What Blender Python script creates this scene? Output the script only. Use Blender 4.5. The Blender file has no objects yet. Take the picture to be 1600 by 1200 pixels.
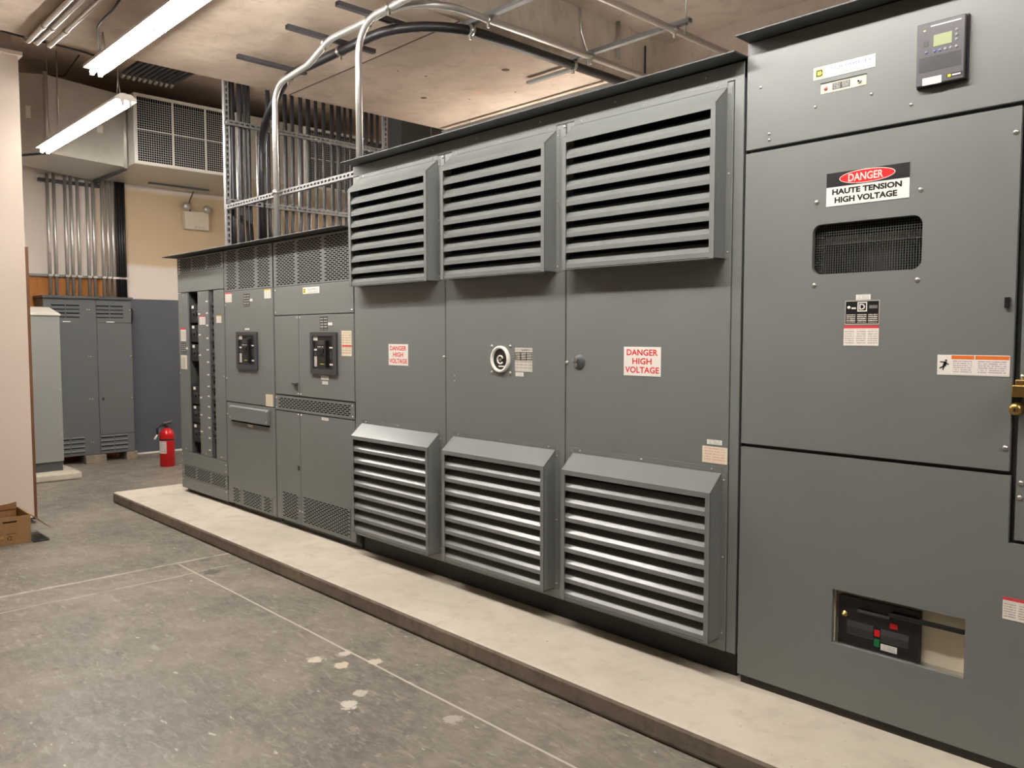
import bpy, bmesh, math, random
from mathutils import Vector, Matrix
random.seed(7)
scene = bpy.context.scene
COL = scene.collection
R = math.radians

# ------------------------------------------------------------------ camera, world, exposure
cam_d = bpy.data.cameras.new('camera'); cam = bpy.data.objects.new('camera', cam_d); COL.objects.link(cam)
cam.location = (0.0, -3.08, 1.6)
cam.rotation_euler = (R(90 - 3.436), 0, R(46.167))
cam_d.sensor_width = 36.0; cam_d.lens = 36.0 * 1265.0 / 1600.0
cam_d.clip_start = 0.02; cam_d.clip_end = 60
scene.camera = cam
world = bpy.data.worlds.new('world'); scene.world = world; world.use_nodes = True
world.node_tree.nodes['Background'].inputs[0].default_value = (0.9, 0.85, 0.8, 1)
world.node_tree.nodes['Background'].inputs[1].default_value = 0.02
scene.view_settings.view_transform = 'Standard'
scene.view_settings.look = 'None'
scene.view_settings.exposure = 0.0
scene.view_settings.gamma = 1.0
scene.view_settings.use_curve_mapping = False
TUBE_EMISSION = 165.0

# ------------------------------------------------------------------ materials
MATS = {}
def srgb(r, g, b):
    f = lambda c: (c / 255 / 12.92) if c / 255 <= 0.04045 else ((c / 255 + 0.055) / 1.055) ** 2.4
    return (f(r), f(g), f(b), 1.0)
class NT:
    def __init__(s, name):
        s.m = bpy.data.materials.new(name); s.m.use_nodes = True
        s.t = s.m.node_tree; s.b = s.t.nodes['Principled BSDF']; MATS[name] = s.m
    def n(s, kind, **kw):
        x = s.t.nodes.new(kind)
        for k, v in kw.items(): setattr(x, k, v)
        return x
    def put(s, sock, v):
        if v is None: return
        if isinstance(v, bpy.types.NodeSocket): s.t.links.new(v, sock)
        else: sock.default_value = v
    def math(s, op, a, b=None, c=None, clamp=False):
        x = s.n('ShaderNodeMath', operation=op, use_clamp=clamp)
        for i, v in enumerate((a, b, c)): s.put(x.inputs[i], v)
        return x.outputs[0]
    def mix(s, f, a, b, blend='MIX'):
        x = s.n('ShaderNodeMix', data_type='RGBA', blend_type=blend)
        s.put(x.inputs[0], f); s.put(x.inputs[6], a); s.put(x.inputs[7], b); return x.outputs[2]
    def coords(s, kind='Object'):
        return s.n('ShaderNodeTexCoord').outputs[kind]
    def mapping(s, vec, scale=(1, 1, 1), loc=(0, 0, 0)):
        x = s.n('ShaderNodeMapping'); s.put(x.inputs[0], vec); x.inputs['Scale'].default_value = scale; x.inputs['Location'].default_value = loc
        return x.outputs[0]
    def noise(s, vec, scale, detail=4, rough=0.55, dist=0.0):
        x = s.n('ShaderNodeTexNoise'); s.put(x.inputs['Vector'], vec); x.inputs['Scale'].default_value = scale
        x.inputs['Detail'].default_value = detail; x.inputs['Roughness'].default_value = rough; x.inputs['Distortion'].default_value = dist
        return x.outputs['Fac']
    def ramp(s, f, lo, hi):
        x = s.n('ShaderNodeMapRange'); s.put(x.inputs[0], f); x.inputs[1].default_value = lo; x.inputs[2].default_value = hi
        return x.outputs[0]
    def sep(s, vec):
        x = s.n('ShaderNodeSeparateXYZ'); s.put(x.inputs[0], vec); return x.outputs
    def bump(s, h, strength=0.2, dist=0.01):
        x = s.n('ShaderNodeBump'); x.inputs['Strength'].default_value = strength; x.inputs['Distance'].default_value = dist
        s.put(x.inputs['Height'], h); s.t.links.new(x.outputs[0], s.b.inputs['Normal'])
    def set(s, col=None, rough=None, metal=None, spec=None):
        s.put(s.b.inputs['Base Color'], col); s.put(s.b.inputs['Roughness'], rough)
        s.put(s.b.inputs['Metallic'], metal); s.put(s.b.inputs['Specular IOR Level'], spec); return s.m

def paint(name, rgb, rough=0.4, var=0.05, spec=0.5, scale=3.0):
    t = NT(name); c = srgb(*rgb); v = t.coords()
    f = t.ramp(t.noise(v, scale, 5), 0.3, 0.7)
    lo = tuple(x * (1 - var) for x in c[:3]) + (1,); hi = tuple(min(1, x * (1 + var)) for x in c[:3]) + (1,)
    r = t.math('ADD', t.math('MULTIPLY', t.noise(v, 9.0, 3), 0.08), rough - 0.04)
    return t.set(t.mix(f, lo, hi), r, 0.0, spec)
def metal(name, rgb, rough=0.3, var=0.12, scale=(6, 6, 6)):
    t = NT(name); c = srgb(*rgb); v = t.mapping(t.coords(), scale)
    f = t.noise(v, 3.0, 4)
    lo = tuple(x * (1 - var) for x in c[:3]) + (1,); hi = tuple(min(1, x * (1 + var)) for x in c[:3]) + (1,)
    return t.set(t.mix(f, lo, hi), t.math('ADD', t.math('MULTIPLY', f, 0.2), rough - 0.1), 1.0)
def plain(name, rgb, rough=0.5, spec=0.4):
    t = NT(name); c = srgb(*rgb); f = t.noise(t.coords(), 40.0, 2)
    lo = tuple(x * 0.94 for x in c[:3]) + (1,)
    return t.set(t.mix(f, lo, c), rough, 0.0, spec)
def emit(name, rgb, strength):
    t = NT(name); t.set((1, 1, 1, 1), 0.5)
    t.b.inputs['Emission Color'].default_value = rgb; t.b.inputs['Emission Strength'].default_value = strength
    return t.m

def concrete_floor():
    t = NT('floor_concrete'); v = t.coords(); x, y, z = t.sep(v)
    big = t.ramp(t.noise(v, 0.9, 6, 0.65), 0.36, 0.64)
    col = t.mix(big, srgb(100, 95, 86), srgb(148, 138, 125))
    mid = t.ramp(t.noise(v, 5.0, 6, 0.65, 0.6), 0.35, 0.7)
    col = t.mix(t.math('MULTIPLY', mid, 0.55), col, srgb(88, 85, 79))
    fine = t.ramp(t.noise(t.mapping(v, (1.0, 2.2, 1.0), (2, 7, 0)), 14.0, 6, 0.7, 0.8), 0.44, 0.64)
    col = t.mix(t.math('MULTIPLY', fine, 0.52), col, srgb(146, 139, 129))
    # pale scuffs, stretched
    sv = t.mapping(v, (3.0, 9.0, 1.0))
    sc = t.ramp(t.noise(sv, 3.2, 5, 0.6, 0.8), 0.56, 0.74)
    col = t.mix(t.math('MULTIPLY', sc, 0.60), col, srgb(176, 167, 154))
    sp = t.ramp(t.noise(t.mapping(v, (5, 10, 1)), 2.6, 4, 0.6), 0.675, 0.70)
    col = t.mix(t.math('MULTIPLY', sp, 0.75), col, srgb(200, 192, 180))
    dk = t.ramp(t.noise(t.mapping(v, (6, 10, 1), (3, 1, 0)), 2.2, 4), 0.64, 0.72)
    col = t.mix(t.math('MULTIPLY', dk, 0.45), col, srgb(70, 66, 62))
    wob = t.math('MULTIPLY', t.math('SUBTRACT', t.noise(v, 1.6, 4), 0.5), 0.05)
    def line(coord, at, w, lo=None, other=None, wobble=1.0):
        d = t.math('ABSOLUTE', t.math('ADD', t.math('SUBTRACT', coord, at), t.math('MULTIPLY', wob, wobble)))
        f = t.math('SUBTRACT', 1.0, t.ramp(d, w * 0.5, w))
        if lo is not None: f = t.math('MULTIPLY', f, t.math('GREATER_THAN', other, lo))
        return f
    l1 = line(y, -0.895, 0.008, -5.65, x, 0.25)
    l2 = line(x, -5.68, 0.020, -4.0, y, 1.0)
    l3 = line(x, -5.36, 0.012, -4.0, y, 2.4)
    br = t.ramp(t.noise(v, 7.0, 3), 0.35, 0.55)
    col = t.mix(t.math('MULTIPLY', l1, 0.75), col, srgb(205, 196, 184))
    col = t.mix(t.math('MULTIPLY', t.math('MULTIPLY', l2, br), 0.7), col, srgb(200, 190, 178))
    col = t.mix(t.math('MULTIPLY', t.math('MULTIPLY', l3, br), 0.55), col, srgb(195, 186, 174))
    # repaired spots
    nz = t.noise(v, 20.0, 6, 0.7, 0.6)
    for px, py, r, c in ((-3.49, -1.07, .042, (214, 202, 184)), (-3.35, -1.01, .042, (214, 200, 176)), (-3.46, -.93, .035, (205, 195, 180)), (-3.27, -.87, .036, (208, 198, 182)),
                         (-2.96, -1.22, .045, (210, 202, 190)), (-3.02, -1.12, .035, (190, 182, 170)), (-2.55, -.98, .05, (176, 168, 158)), (-5.31, -.80, .07, (78, 74, 68)), (-5.62, -.72, .04, (88, 82, 76))):
        dx = t.math('SUBTRACT', x, px); dy = t.math('SUBTRACT', y, py)
        d = t.math('SQRT', t.math('ADD', t.math('MULTIPLY', dx, dx), t.math('MULTIPLY', dy, dy)))
        d = t.math('ADD', d, t.math('MULTIPLY', t.math('SUBTRACT', nz, 0.5), r * 3.0))
        f = t.math('SUBTRACT', 1.0, t.ramp(d, r * 0.75, r))
        col = t.mix(t.math('MULTIPLY', f, 0.85), col, srgb(*c))
    t.set(col, t.ramp(mid, -1.6, 1.2), 0.0, 0.35)
    t.b.inputs['Roughness'].default_value = 0.5
    t.put(t.b.inputs['Roughness'], t.math('ADD', t.math('MULTIPLY', mid, 0.16), 0.36))
    t.bump(t.math('ADD', t.math('MULTIPLY', mid, 0.4), t.math('MULTIPLY', t.noise(v, 40, 3), 0.4)), 0.12, 0.006)
    return t.m
def concrete(name, c1, c2, c3, scale=1.2, rough=0.8, stains=None, stretch=(1, 1, 1)):
    t = NT(name); v = t.mapping(t.coords(), stretch)
    a = t.ramp(t.noise(v, scale, 6, 0.62, 0.4), 0.3, 0.7)
    col = t.mix(a, srgb(*c1), srgb(*c2))
    b = t.ramp(t.noise(v, scale * 6, 5, 0.6), 0.5, 0.75)
    col = t.mix(t.math('MULTIPLY', b, 0.5), col, srgb(*c3))
    p = t.ramp(t.noise(t.coords(), 34.0, 2), 0.72, 0.76)
    col = t.mix(t.math('MULTIPLY', p, 0.45), col, tuple(x * 0.35 for x in srgb(*c3)[:3]) + (1,))
    if stains:
        s = t.ramp(t.noise(t.mapping(t.coords(), (0.7, 2.2, 1), (5, 2, 0)), 1.1, 4, 0.5, 0.6), 0.60, 0.72)
        col = t.mix(t.math('MULTIPLY', s, 0.35), col, srgb(*stains))
    t.set(col, rough, 0.0, 0.3)
    t.bump(t.math('ADD', t.math('MULTIPLY', b, 0.5), t.noise(v, scale * 25, 3)), 0.18, 0.006)
    return t.m
def drywall():
    t = NT('drywall_back'); v = t.coords(); x, y, z = t.sep(v)
    n = t.math('MULTIPLY', t.math('SUBTRACT', t.noise(v, 2.5, 4), 0.5), 0.06)
    zz = t.math('ADD', z, n); yy = t.math('ADD', y, n)
    band = t.math('MULTIPLY', t.ramp(zz, 2.50, 2.56), t.math('SUBTRACT', 1.0, t.ramp(zz, 3.50, 3.56)))
    band = t.math('MULTIPLY', band, t.ramp(yy, 0.55, 0.60))
    tape = t.math('SUBTRACT', 1.0, t.ramp(t.math('ABSOLUTE', t.math('SUBTRACT', yy, 0.44)), 0.06, 0.10))
    col = t.mix(band, srgb(226, 216, 206), srgb(206, 184, 152))
    col = t.mix(t.math('MULTIPLY', tape, 0.6), col, srgb(206, 184, 152))
    sp = t.ramp(t.noise(t.mapping(v, (1, 2.2, 1.4)), 2.0, 1), 0.70, 0.74)
    col = t.mix(t.math('MULTIPLY', t.math('MULTIPLY', sp, band), 0.5), col, srgb(226, 206, 176))
    return t.set(col, 0.75, 0.0, 0.25)
def galvanized(name, c1, c2, rough=0.42):
    t = NT(name); v = t.coords()
    x = t.n('ShaderNodeTexVoronoi'); t.put(x.inputs['Vector'], v); x.inputs['Scale'].default_value = 26.0
    f = t.math('ADD', t.math('MULTIPLY', t.sep(x.outputs['Color'])[0], 0.18), t.math('MULTIPLY', t.noise(v, 2.0, 4), 0.8))
    return t.set(t.mix(f, srgb(*c1), srgb(*c2)), t.math('ADD', t.math('MULTIPLY', f, 0.2), rough - 0.1), 0.55, 0.5)
def plywood(name, c1, c2):
    t = NT(name); v = t.coords()
    w = t.noise(t.mapping(v, (2, 9, 1.2)), 2.2, 6, 0.6, 1.2)
    return t.set(t.mix(t.ramp(w, 0.3, 0.7), srgb(*c1), srgb(*c2)), 0.6, 0.0, 0.3)
def printed(name, paper, ink, rows=12, cols=2, axis='XZ', head=0.0, head_rgb=(200, 60, 60), body_ink=0.75, margin=0.08, rough=0.4):
    """flat print: rows of unreadable small type on a label, optional coloured header strip"""
    t = NT(name); x, y, z = t.sep(t.coords('Generated'))
    u = x if axis[0] == 'X' else y
    fr = lambda a, k: t.math('FRACT', t.math('MULTIPLY', a, k))
    rowf = t.math('LESS_THAN', fr(z, rows), 0.55)
    colf = t.math('MULTIPLY', t.math('GREATER_THAN', fr(u, cols), margin), t.math('LESS_THAN', fr(u, cols), 1 - margin))
    cb = t.n('ShaderNodeCombineXYZ'); t.put(cb.inputs[0], t.math('MULTIPLY', u, cols * 11.0)); t.put(cb.inputs[1], t.math('FLOOR', t.math('MULTIPLY', z, rows)))
    w = t.ramp(t.noise(cb.outputs[0], 1.7, 2), 0.36, 0.5)
    f = t.math('MULTIPLY', t.math('MULTIPLY', rowf, colf), t.math('MULTIPLY', w, body_ink))
    inb = t.math('MULTIPLY', t.math('GREATER_THAN', z, 0.06), t.math('LESS_THAN', z, 0.94 - head))
    col = t.mix(t.math('MULTIPLY', f, inb), srgb(*paper), srgb(*ink))
    if head > 0: col = t.mix(t.math('GREATER_THAN', z, 1 - head), col, srgb(*head_rgb))
    return t.set(col, rough, 0.0, 0.4)

GREY = paint('grey_enamel', (114, 117, 115), 0.40, 0.03)
GREY_GLOSS = paint('grey_enamel_louver', (117, 120, 118), 0.24, 0.02)
GREY_DARK = paint('dark_grey_enamel', (70, 73, 73), 0.45, 0.04)
GREY_BLUE = paint('blue_grey_paint', (74, 77, 86), 0.55, 0.05)
GREY_CAB = paint('grey_cabinet_paint', (88, 91, 91), 0.48, 0.04)
BLACK = plain('black_void', (9, 9, 9), 0.9, 0.1)
BLACKP = plain('black_plastic', (26, 26, 28), 0.35)
CHAR = plain('charcoal_plastic', (62, 62, 66), 0.4)
METERG = plain('meter_grey', (80, 78, 82), 0.4)
METERD = plain('meter_dark', (58, 57, 60), 0.35)
STEEL = metal('zinc_bolt', (200, 198, 190), 0.35)
EMT = metal('conduit_zinc', (206, 204, 199), 0.36, 0.10)
MATS['conduit_zinc'].node_tree.nodes['Principled BSDF'].inputs['Metallic'].default_value = 0.72
PIPED = paint('dark_pipe_coating', (42, 40, 43), 0.42, 0.15)
PIPEB = paint('black_pipe_coating', (32, 30, 32), 0.42, 0.12)
STRUT = galvanized('strut_galvanised', (116, 116, 116), (160, 160, 158), 0.5)
STRUT_SHADED = galvanized('strut_shaded', (84, 82, 86), (112, 110, 114), 0.55)  # strut colour darkened for the shade under the soffit
GALV = galvanized('duct_galvanised', (184, 181, 173), (214, 211, 202), 0.45)
BRASS = metal('brass', (176, 148, 92), 0.34)
CREAM = plain('cream_paint', (214, 205, 184), 0.5)
WHITE = plain('white_plastic', (236, 232, 224), 0.45)
WHITEP = paint('white_enamel', (226, 222, 214), 0.4, 0.03)
PAPER = plain('paper_white', (240, 236, 228), 0.5)
PAPERY = plain('paper_yellowed', (232, 222, 200), 0.5)
RED = plain('sign_red', (226, 38, 40), 0.4)
INK = plain('ink_black', (18, 17, 18), 0.45)
INKG = plain('ink_grey', (120, 116, 114), 0.5)
INKB = plain('ink_blue', (120, 116, 168), 0.5)
PINK = plain('sign_pale', (250, 214, 206), 0.45)
YELLOW = plain('logo_yellow', (238, 222, 40), 0.45)
YELLOWP = plain('logo_pale_yellow', (242, 234, 150), 0.45)
ORANGE = plain('sign_orange', (232, 122, 52), 0.45)
GREEN = plain('indicator_green', (16, 112, 60), 0.35)
INDRED = plain('indicator_red', (206, 28, 34), 0.3)
LCD = plain('lcd_green', (158, 168, 126), 0.3)
BTN = plain('button_grey', (172, 172, 184), 0.4)
BTNB = plain('button_blue', (130, 138, 190), 0.4)
EXTRED = paint('extinguisher_red', (186, 18, 24), 0.25, 0.04)
CARD = plywood('cardboard', (140, 106, 68), (152, 118, 80))
CARDIN = plain('cardboard_inside', (150, 110, 72), 0.8, 0.1)
PLY = plywood('plywood_stained', (150, 94, 40), (186, 124, 62))
PLYEDGE = plywood('plywood_edge', (104, 68, 48), (130, 90, 64))
LABEL_RED = printed('label_red_head', (236, 230, 222), (150, 144, 140), 9, 3, head=0.14, head_rgb=(206, 70, 78))
LABEL_YEL = printed('label_yellow_head', (238, 234, 222), (165, 160, 150), 8, 2, head=0.14, head_rgb=(226, 184, 60))
LABEL_TXT = printed('label_type', (238, 235, 228), (150, 148, 144), 4, 1)
LABEL_TAN = printed('label_tan_table', (226, 214, 190), (170, 150, 128), 10, 3)
LABEL_GREYT = printed('label_grey_table', (206, 202, 192), (160, 150, 142), 8, 4)
LABEL_PALE = printed('label_cream_redtype', (234, 222, 200), (222, 168, 148), 6, 1)
LABEL_BLK = printed('label_black_fields', (16, 15, 16), (226, 218, 204), 5, 3, body_ink=1.0)
LABEL_SCHED = printed('label_black_schedule', (30, 30, 32), (190, 186, 180), 5, 2, body_ink=0.9)
LABEL_WARN = printed('label_warning_type', (240, 234, 228), (150, 144, 140), 9, 1, head=0.2, head_rgb=(232, 122, 52))
LABEL_BARC = printed('label_dark_print', (62, 62, 64), (22, 22, 24), 1, 14)
TUBE = emit('lamp_tube_glow', (1.0, 0.95, 0.895, 1), TUBE_EMISSION)
TUBE_DIM = emit('dim_tube_glow', (1.0, 0.93, 0.86, 1), TUBE_EMISSION * 0.66)  # output lowered to balance the far wall tones
TUBE_REAR = emit('rear_tube_glow', (1.0, 0.93, 0.86, 1), TUBE_EMISSION * 0.38)
FLOOR = concrete_floor()
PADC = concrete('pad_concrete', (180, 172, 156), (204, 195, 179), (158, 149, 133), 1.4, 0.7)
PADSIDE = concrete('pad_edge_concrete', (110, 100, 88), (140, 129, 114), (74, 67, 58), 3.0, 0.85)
SLAB = concrete('soffit_concrete', (176, 159, 142), (214, 197, 179), (158, 141, 126), 1.3, 0.8, stains=(212, 164, 142))
CEILC = concrete('ceiling_concrete', (170, 157, 144), (196, 182, 167), (142, 129, 118), 1.3, 0.85)
BEAMF = concrete('beam_face_concrete', (178, 168, 154), (210, 198, 183), (142, 131, 120), 1.6, 0.8, stretch=(1, 1, 0.5))
WALLC = concrete('rear_wall_concrete', (176, 160, 146), (196, 180, 166), (150, 136, 124), 1.2, 0.85)
WALLP = paint('partition_paint', (224, 208, 194), 0.6, 0.03, 0.3, 1.2)
DRY = drywall()

# ------------------------------------------------------------------ mesh helpers
class MB:
    def __init__(s): s.v = []; s.f = []; s.smooth = set()
    def add(s, vs, fs, smooth=False):
        b = len(s.v); s.v += [tuple(p) for p in vs]
        for f in fs:
            if smooth: s.smooth.add(len(s.f))
            s.f.append(tuple(i + b for i in f))
        return s
    def box(s, x0, x1, y0, y1, z0, z1):
        vs = [(x, y, z) for x in (x0, x1) for y in (y0, y1) for z in (z0, z1)]
        return s.add(vs, [(0, 1, 3, 2), (4, 6, 7, 5), (0, 4, 5, 1), (2, 3, 7, 6), (0, 2, 6, 4), (1, 5, 7, 3)])
    def prism(s, prof, x0, x1, axis='x'):
        """profile in the plane across axis; x: (y,z); y: (x,z); z: (x,y)"""
        n = len(prof); P = {'x': lambda t, p: (t, p[0], p[1]), 'y': lambda t, p: (p[0], t, p[1]), 'z': lambda t, p: (p[0], p[1], t)}[axis]
        vs = [P(x0, p) for p in prof] + [P(x1, p) for p in prof]
        fs = [tuple(range(n - 1, -1, -1)), tuple(range(n, 2 * n))] + [(i, (i + 1) % n, n + (i + 1) % n, n + i) for i in range(n)]
        return s.add(vs, fs)
    def cyl(s, p0, p1, r, n=14, r1=None, caps=True):
        return s.tube([p0, p1], r, n, radii=[r, r if r1 is None else r1], caps=caps)
    def tube(s, path, r, n=12, radii=None, caps=True, closed=False):
        P = [Vector(p) for p in path]; m = len(P); base = len(s.v)
        up = None; rings = []
        for i in range(m):
            if closed: d = (P[(i + 1) % m] - P[i - 1]).normalized()
            else: d = (P[min(i + 1, m - 1)] - P[max(i - 1, 0)]).normalized()
            if up is None:
                a = Vector((0, 0, 1)) if abs(d.z) < 0.9 else Vector((1, 0, 0)); up = (a - d * a.dot(d)).normalized()
            else: up = (up - d * up.dot(d)).normalized()
            q = d.cross(up); rr = radii[i] if radii else r
            rings.append([P[i] + (up * math.cos(2 * math.pi * k / n) + q * math.sin(2 * math.pi * k / n)) * rr for k in range(n)])
        vs = [p for rg in rings for p in rg]; fs = []
        for i in range(m if closed else m - 1):
            j = (i + 1) % m
            for k in range(n):
                fs.append((i * n + k, i * n + (k + 1) % n, j * n + (k + 1) % n, j * n + k))
        s.add(vs, fs, True)
        if caps and not closed:
            s.f.append(tuple(base + k for k in range(n - 1, -1, -1))); s.f.append(tuple(base + (m - 1) * n + k for k in range(n)))
        return s
    def lathe(s, c, prof, n=20, axis='z'):
        A = {'z': lambda r, h, a: (c[0] + r * math.cos(a), c[1] + r * math.sin(a), c[2] + h),
             'y': lambda r, h, a: (c[0] + r * math.cos(a), c[1] + h, c[2] + r * math.sin(a)),
             'x': lambda r, h, a: (c[0] + h, c[1] + r * math.cos(a), c[2] + r * math.sin(a))}[axis]
        vs = [A(r, h, 2 * math.pi * k / n) for r, h in prof for k in range(n)]; m = len(prof)
        fs = [(i * n + k, i * n + (k + 1) % n, (i + 1) * n + (k + 1) % n, (i + 1) * n + k) for i in range(m - 1) for k in range(n)]
        s.add(vs, fs, True); return s
    def mesh(s, name):
        me = bpy.data.meshes.new(name); me.from_pydata(s.v, [], s.f)
        for i in s.smooth: me.polygons[i].use_smooth = True
        bm = bmesh.new(); bm.from_mesh(me); bmesh.ops.remove_doubles(bm, verts=bm.verts, dist=1e-5)
        bmesh.ops.recalc_face_normals(bm, faces=bm.faces); bm.to_mesh(me); bm.free(); me.update(); return me
    def build(s, name, mat, parent=None, bevel=0.0, **kw):
        return obj(name, s.mesh(name), mat, parent, bevel, **kw)
def obj(name, me, mat, parent=None, bevel=0.0, loc=None, scale=None, label=None, kind=None):
    if mat is not None and not me.materials: me.materials.append(mat)
    o = bpy.data.objects.new(name, me); COL.objects.link(o)
    if parent is not None:
        o.parent = parent; o.matrix_parent_inverse = world_of(parent).inverted()
    if loc is not None: o.location = loc
    if scale is not None: o.scale = scale
    if bevel:
        m = o.modifiers.new('edge', 'BEVEL'); m.width = bevel; m.segments = 2; m.limit_method = 'ANGLE'; m.angle_limit = R(40)
    if label: o['label'] = label
    if kind: o['kind'] = kind
    return o
def world_of(o):
    m = Matrix.LocRotScale(o.location, o.rotation_euler, o.scale)
    return (world_of(o.parent) @ o.matrix_parent_inverse @ m) if o.parent else m
def thing(name, label, cat, loc=(0, 0, 0), group=None):
    o = bpy.data.objects.new(name, None); COL.objects.link(o); o.location = loc; o.empty_display_size = 0.1
    return tag(o, label, cat, group)
def tag(o, label, cat, group=None):
    o['label'] = label; o['category'] = cat
    if group: o['group'] = group
    return o
def struct(name, mb, mat, bevel=0.0):
    o = mb.build(name, mat, None, bevel); o['kind'] = 'structure'; return o
def bx(*a): return MB().box(*a)
def panel(name, x0, x1, z0, z1, mat, parent, y=0.0, th=0.018, bevel=0.0025, **kw):
    """sheet steel panel of the line-up: front face at y, facing -Y"""
    return bx(x0, x1, y, y + th, z0, z1).build(name, mat, parent, bevel, **kw)
def sticker(name, x0, x1, z0, z1, mat, parent, y=0.0, th=0.0015, label=None):
    return bx(x0, x1, y - th, y, z0, z1).build(name, mat, parent, label=label)
def text(name, s, x0, x1, z0, z1, y, mat, parent, bold=0.0, axis='Y', th=0.0004):
    """lettering fitted into a rectangle; axis Y: faces -Y (u = X); axis X: faces +X (u = Y)"""
    cu = bpy.data.curves.new(name, 'FONT'); cu.body = s; cu.size = 1.0; cu.offset = bold; cu.resolution_u = 3; cu.fill_mode = 'FRONT'
    o = bpy.data.objects.new(name, cu); me = bpy.data.meshes.new_from_object(o)
    bpy.data.objects.remove(o); bpy.data.curves.remove(cu)
    xs = [v.co.x for v in me.vertices]; ys = [v.co.y for v in me.vertices]
    a, b, c, d = min(xs), max(xs), min(ys), max(ys)
    for v in me.vertices:
        u = x0 + (v.co.x - a) / (b - a) * (x1 - x0); w = z0 + (v.co.y - c) / (d - c) * (z1 - z0)
        v.co = (u, y, w) if axis == 'Y' else (y, u, w)
    me.name = name
    return obj(name, me, mat, parent)
def plate_holes(name, outer, holes, y, th, mat, parent, bevel=0.0):
    """plate in the XZ plane with real holes; outer / holes are lists of (x,z)"""
    cu = bpy.data.curves.new(name, 'CURVE'); cu.dimensions = '2D'; cu.fill_mode = 'BOTH'; cu.extrude = th / 2
    for loop in [outer] + holes:
        sp = cu.splines.new('POLY'); sp.points.add(len(loop) - 1); sp.use_cyclic_u = True
        for p, q in zip(sp.points, loop): p.co = (q[0], q[1], 0, 1)
    o = bpy.data.objects.new(name, cu); me = bpy.data.meshes.new_from_object(o)
    bpy.data.objects.remove(o); bpy.data.curves.remove(cu)
    for v in me.vertices: v.co = (v.co.x, y + th / 2 - v.co.z, v.co.y)
    for p in me.polygons: p.use_smooth = False
    me.materials.clear(); me.name = name
    return obj(name, me, mat, parent, bevel)
def rect(x0, x1, z0, z1): return [(x0, z0), (x1, z0), (x1, z1), (x0, z1)]
def rrect(x0, x1, z0, z1, r, n=6):
    out = []
    for cx, cz, a0 in ((x1 - r, z0 + r, -90), (x1 - r, z1 - r, 0), (x0 + r, z1 - r, 90), (x0 + r, z0 + r, 180)):
        out += [(cx + r * math.cos(R(a0 + 90 * k / n)), cz + r * math.sin(R(a0 + 90 * k / n))) for k in range(n + 1)]
    return out
def slotted(name, x0, x1, z0, z1, blocks, zb0, zb1, mat, parent, y=0.0, th=0.003, pitch=0.0132, slot=0.044, gap=0.013, h=0.0086):
    """sheet with rows of staggered real slots; blocks = [(xa, xb)] of slot fields between zb0 and zb1; one welded sheet"""
    n = max(1, int((zb1 - zb0) / pitch)); rows = []
    for r in range(n):
        zc = zb0 + (r + 0.5) * (zb1 - zb0) / n; sl = []
        for xa, xb in blocks:
            st = (slot + gap) / 2 if r % 2 else 0.0; x = xa + st
            while x + slot * 0.6 <= xb:
                sl.append((x, min(x + slot, xb))); x += slot + gap
        rows.append((zc - h / 2, zc + h / 2, sl))
    mb = MB(); prev_z = z0; prev_x = []
    def strip(za, zb, lo, hi):
        lo = sorted(set([x0, x1] + lo)); hi = sorted(set([x0, x1] + hi), reverse=True)
        mb.add([(x, y, za) for x in lo] + [(x, y, zb) for x in hi], [tuple(range(len(lo) + len(hi)))])
    for za, zb, sl in rows:
        xs = [e for s_ in sl for e in s_]
        strip(prev_z, za, prev_x, xs)
        ed = [x0] + xs + [x1]
        for i in range(0, len(ed), 2):
            mb.add([(ed[i], y, za), (ed[i + 1], y, za), (ed[i + 1], y, zb), (ed[i], y, zb)], [(0, 1, 2, 3)])
        prev_z, prev_x = zb, xs
    strip(prev_z, z1, prev_x, [])
    o = mb.build(name, mat, parent)
    for p in o.data.polygons:
        if p.normal.y > 0: p.flip()
    m = o.modifiers.new('sheet', 'SOLIDIFY'); m.thickness = th; m.offset = -1
    return o
BOLT = MB().lathe((0, 0, 0), [(0.0001, -0.006), (0.004, -0.0055), (0.0068, -0.0035), (0.008, 0.0)], 12, 'y').mesh('bolt')
BOLT.materials.append(STEEL)
BOLTX = MB().lathe((0, 0, 0), [(0.0001, 0.006), (0.004, 0.0055), (0.0068, 0.0035), (0.008, 0.0)], 12, 'x').mesh('bolt')
BOLTX.materials.append(STEEL)
def bolt(x, z, parent, y=0.0, s=1.0): return obj('bolt', BOLT, None, parent, loc=(x, y, z), scale=(s, s, s))
def boltx(y, z, parent, x, s=1.0): return obj('bolt', BOLTX, None, parent, loc=(x, y, z), scale=(s, s, s))
def arc(p, c, a0, a1, r, u, w, n=8):
    """points c + r(cos a u + sin a w)"""
    c, u, w = Vector(c), Vector(u), Vector(w)
    return [tuple(c + (u * math.cos(R(a0 + (a1 - a0) * k / n)) + w * math.sin(R(a0 + (a1 - a0) * k / n))) * r) for k in range(n + 1)]
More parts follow.
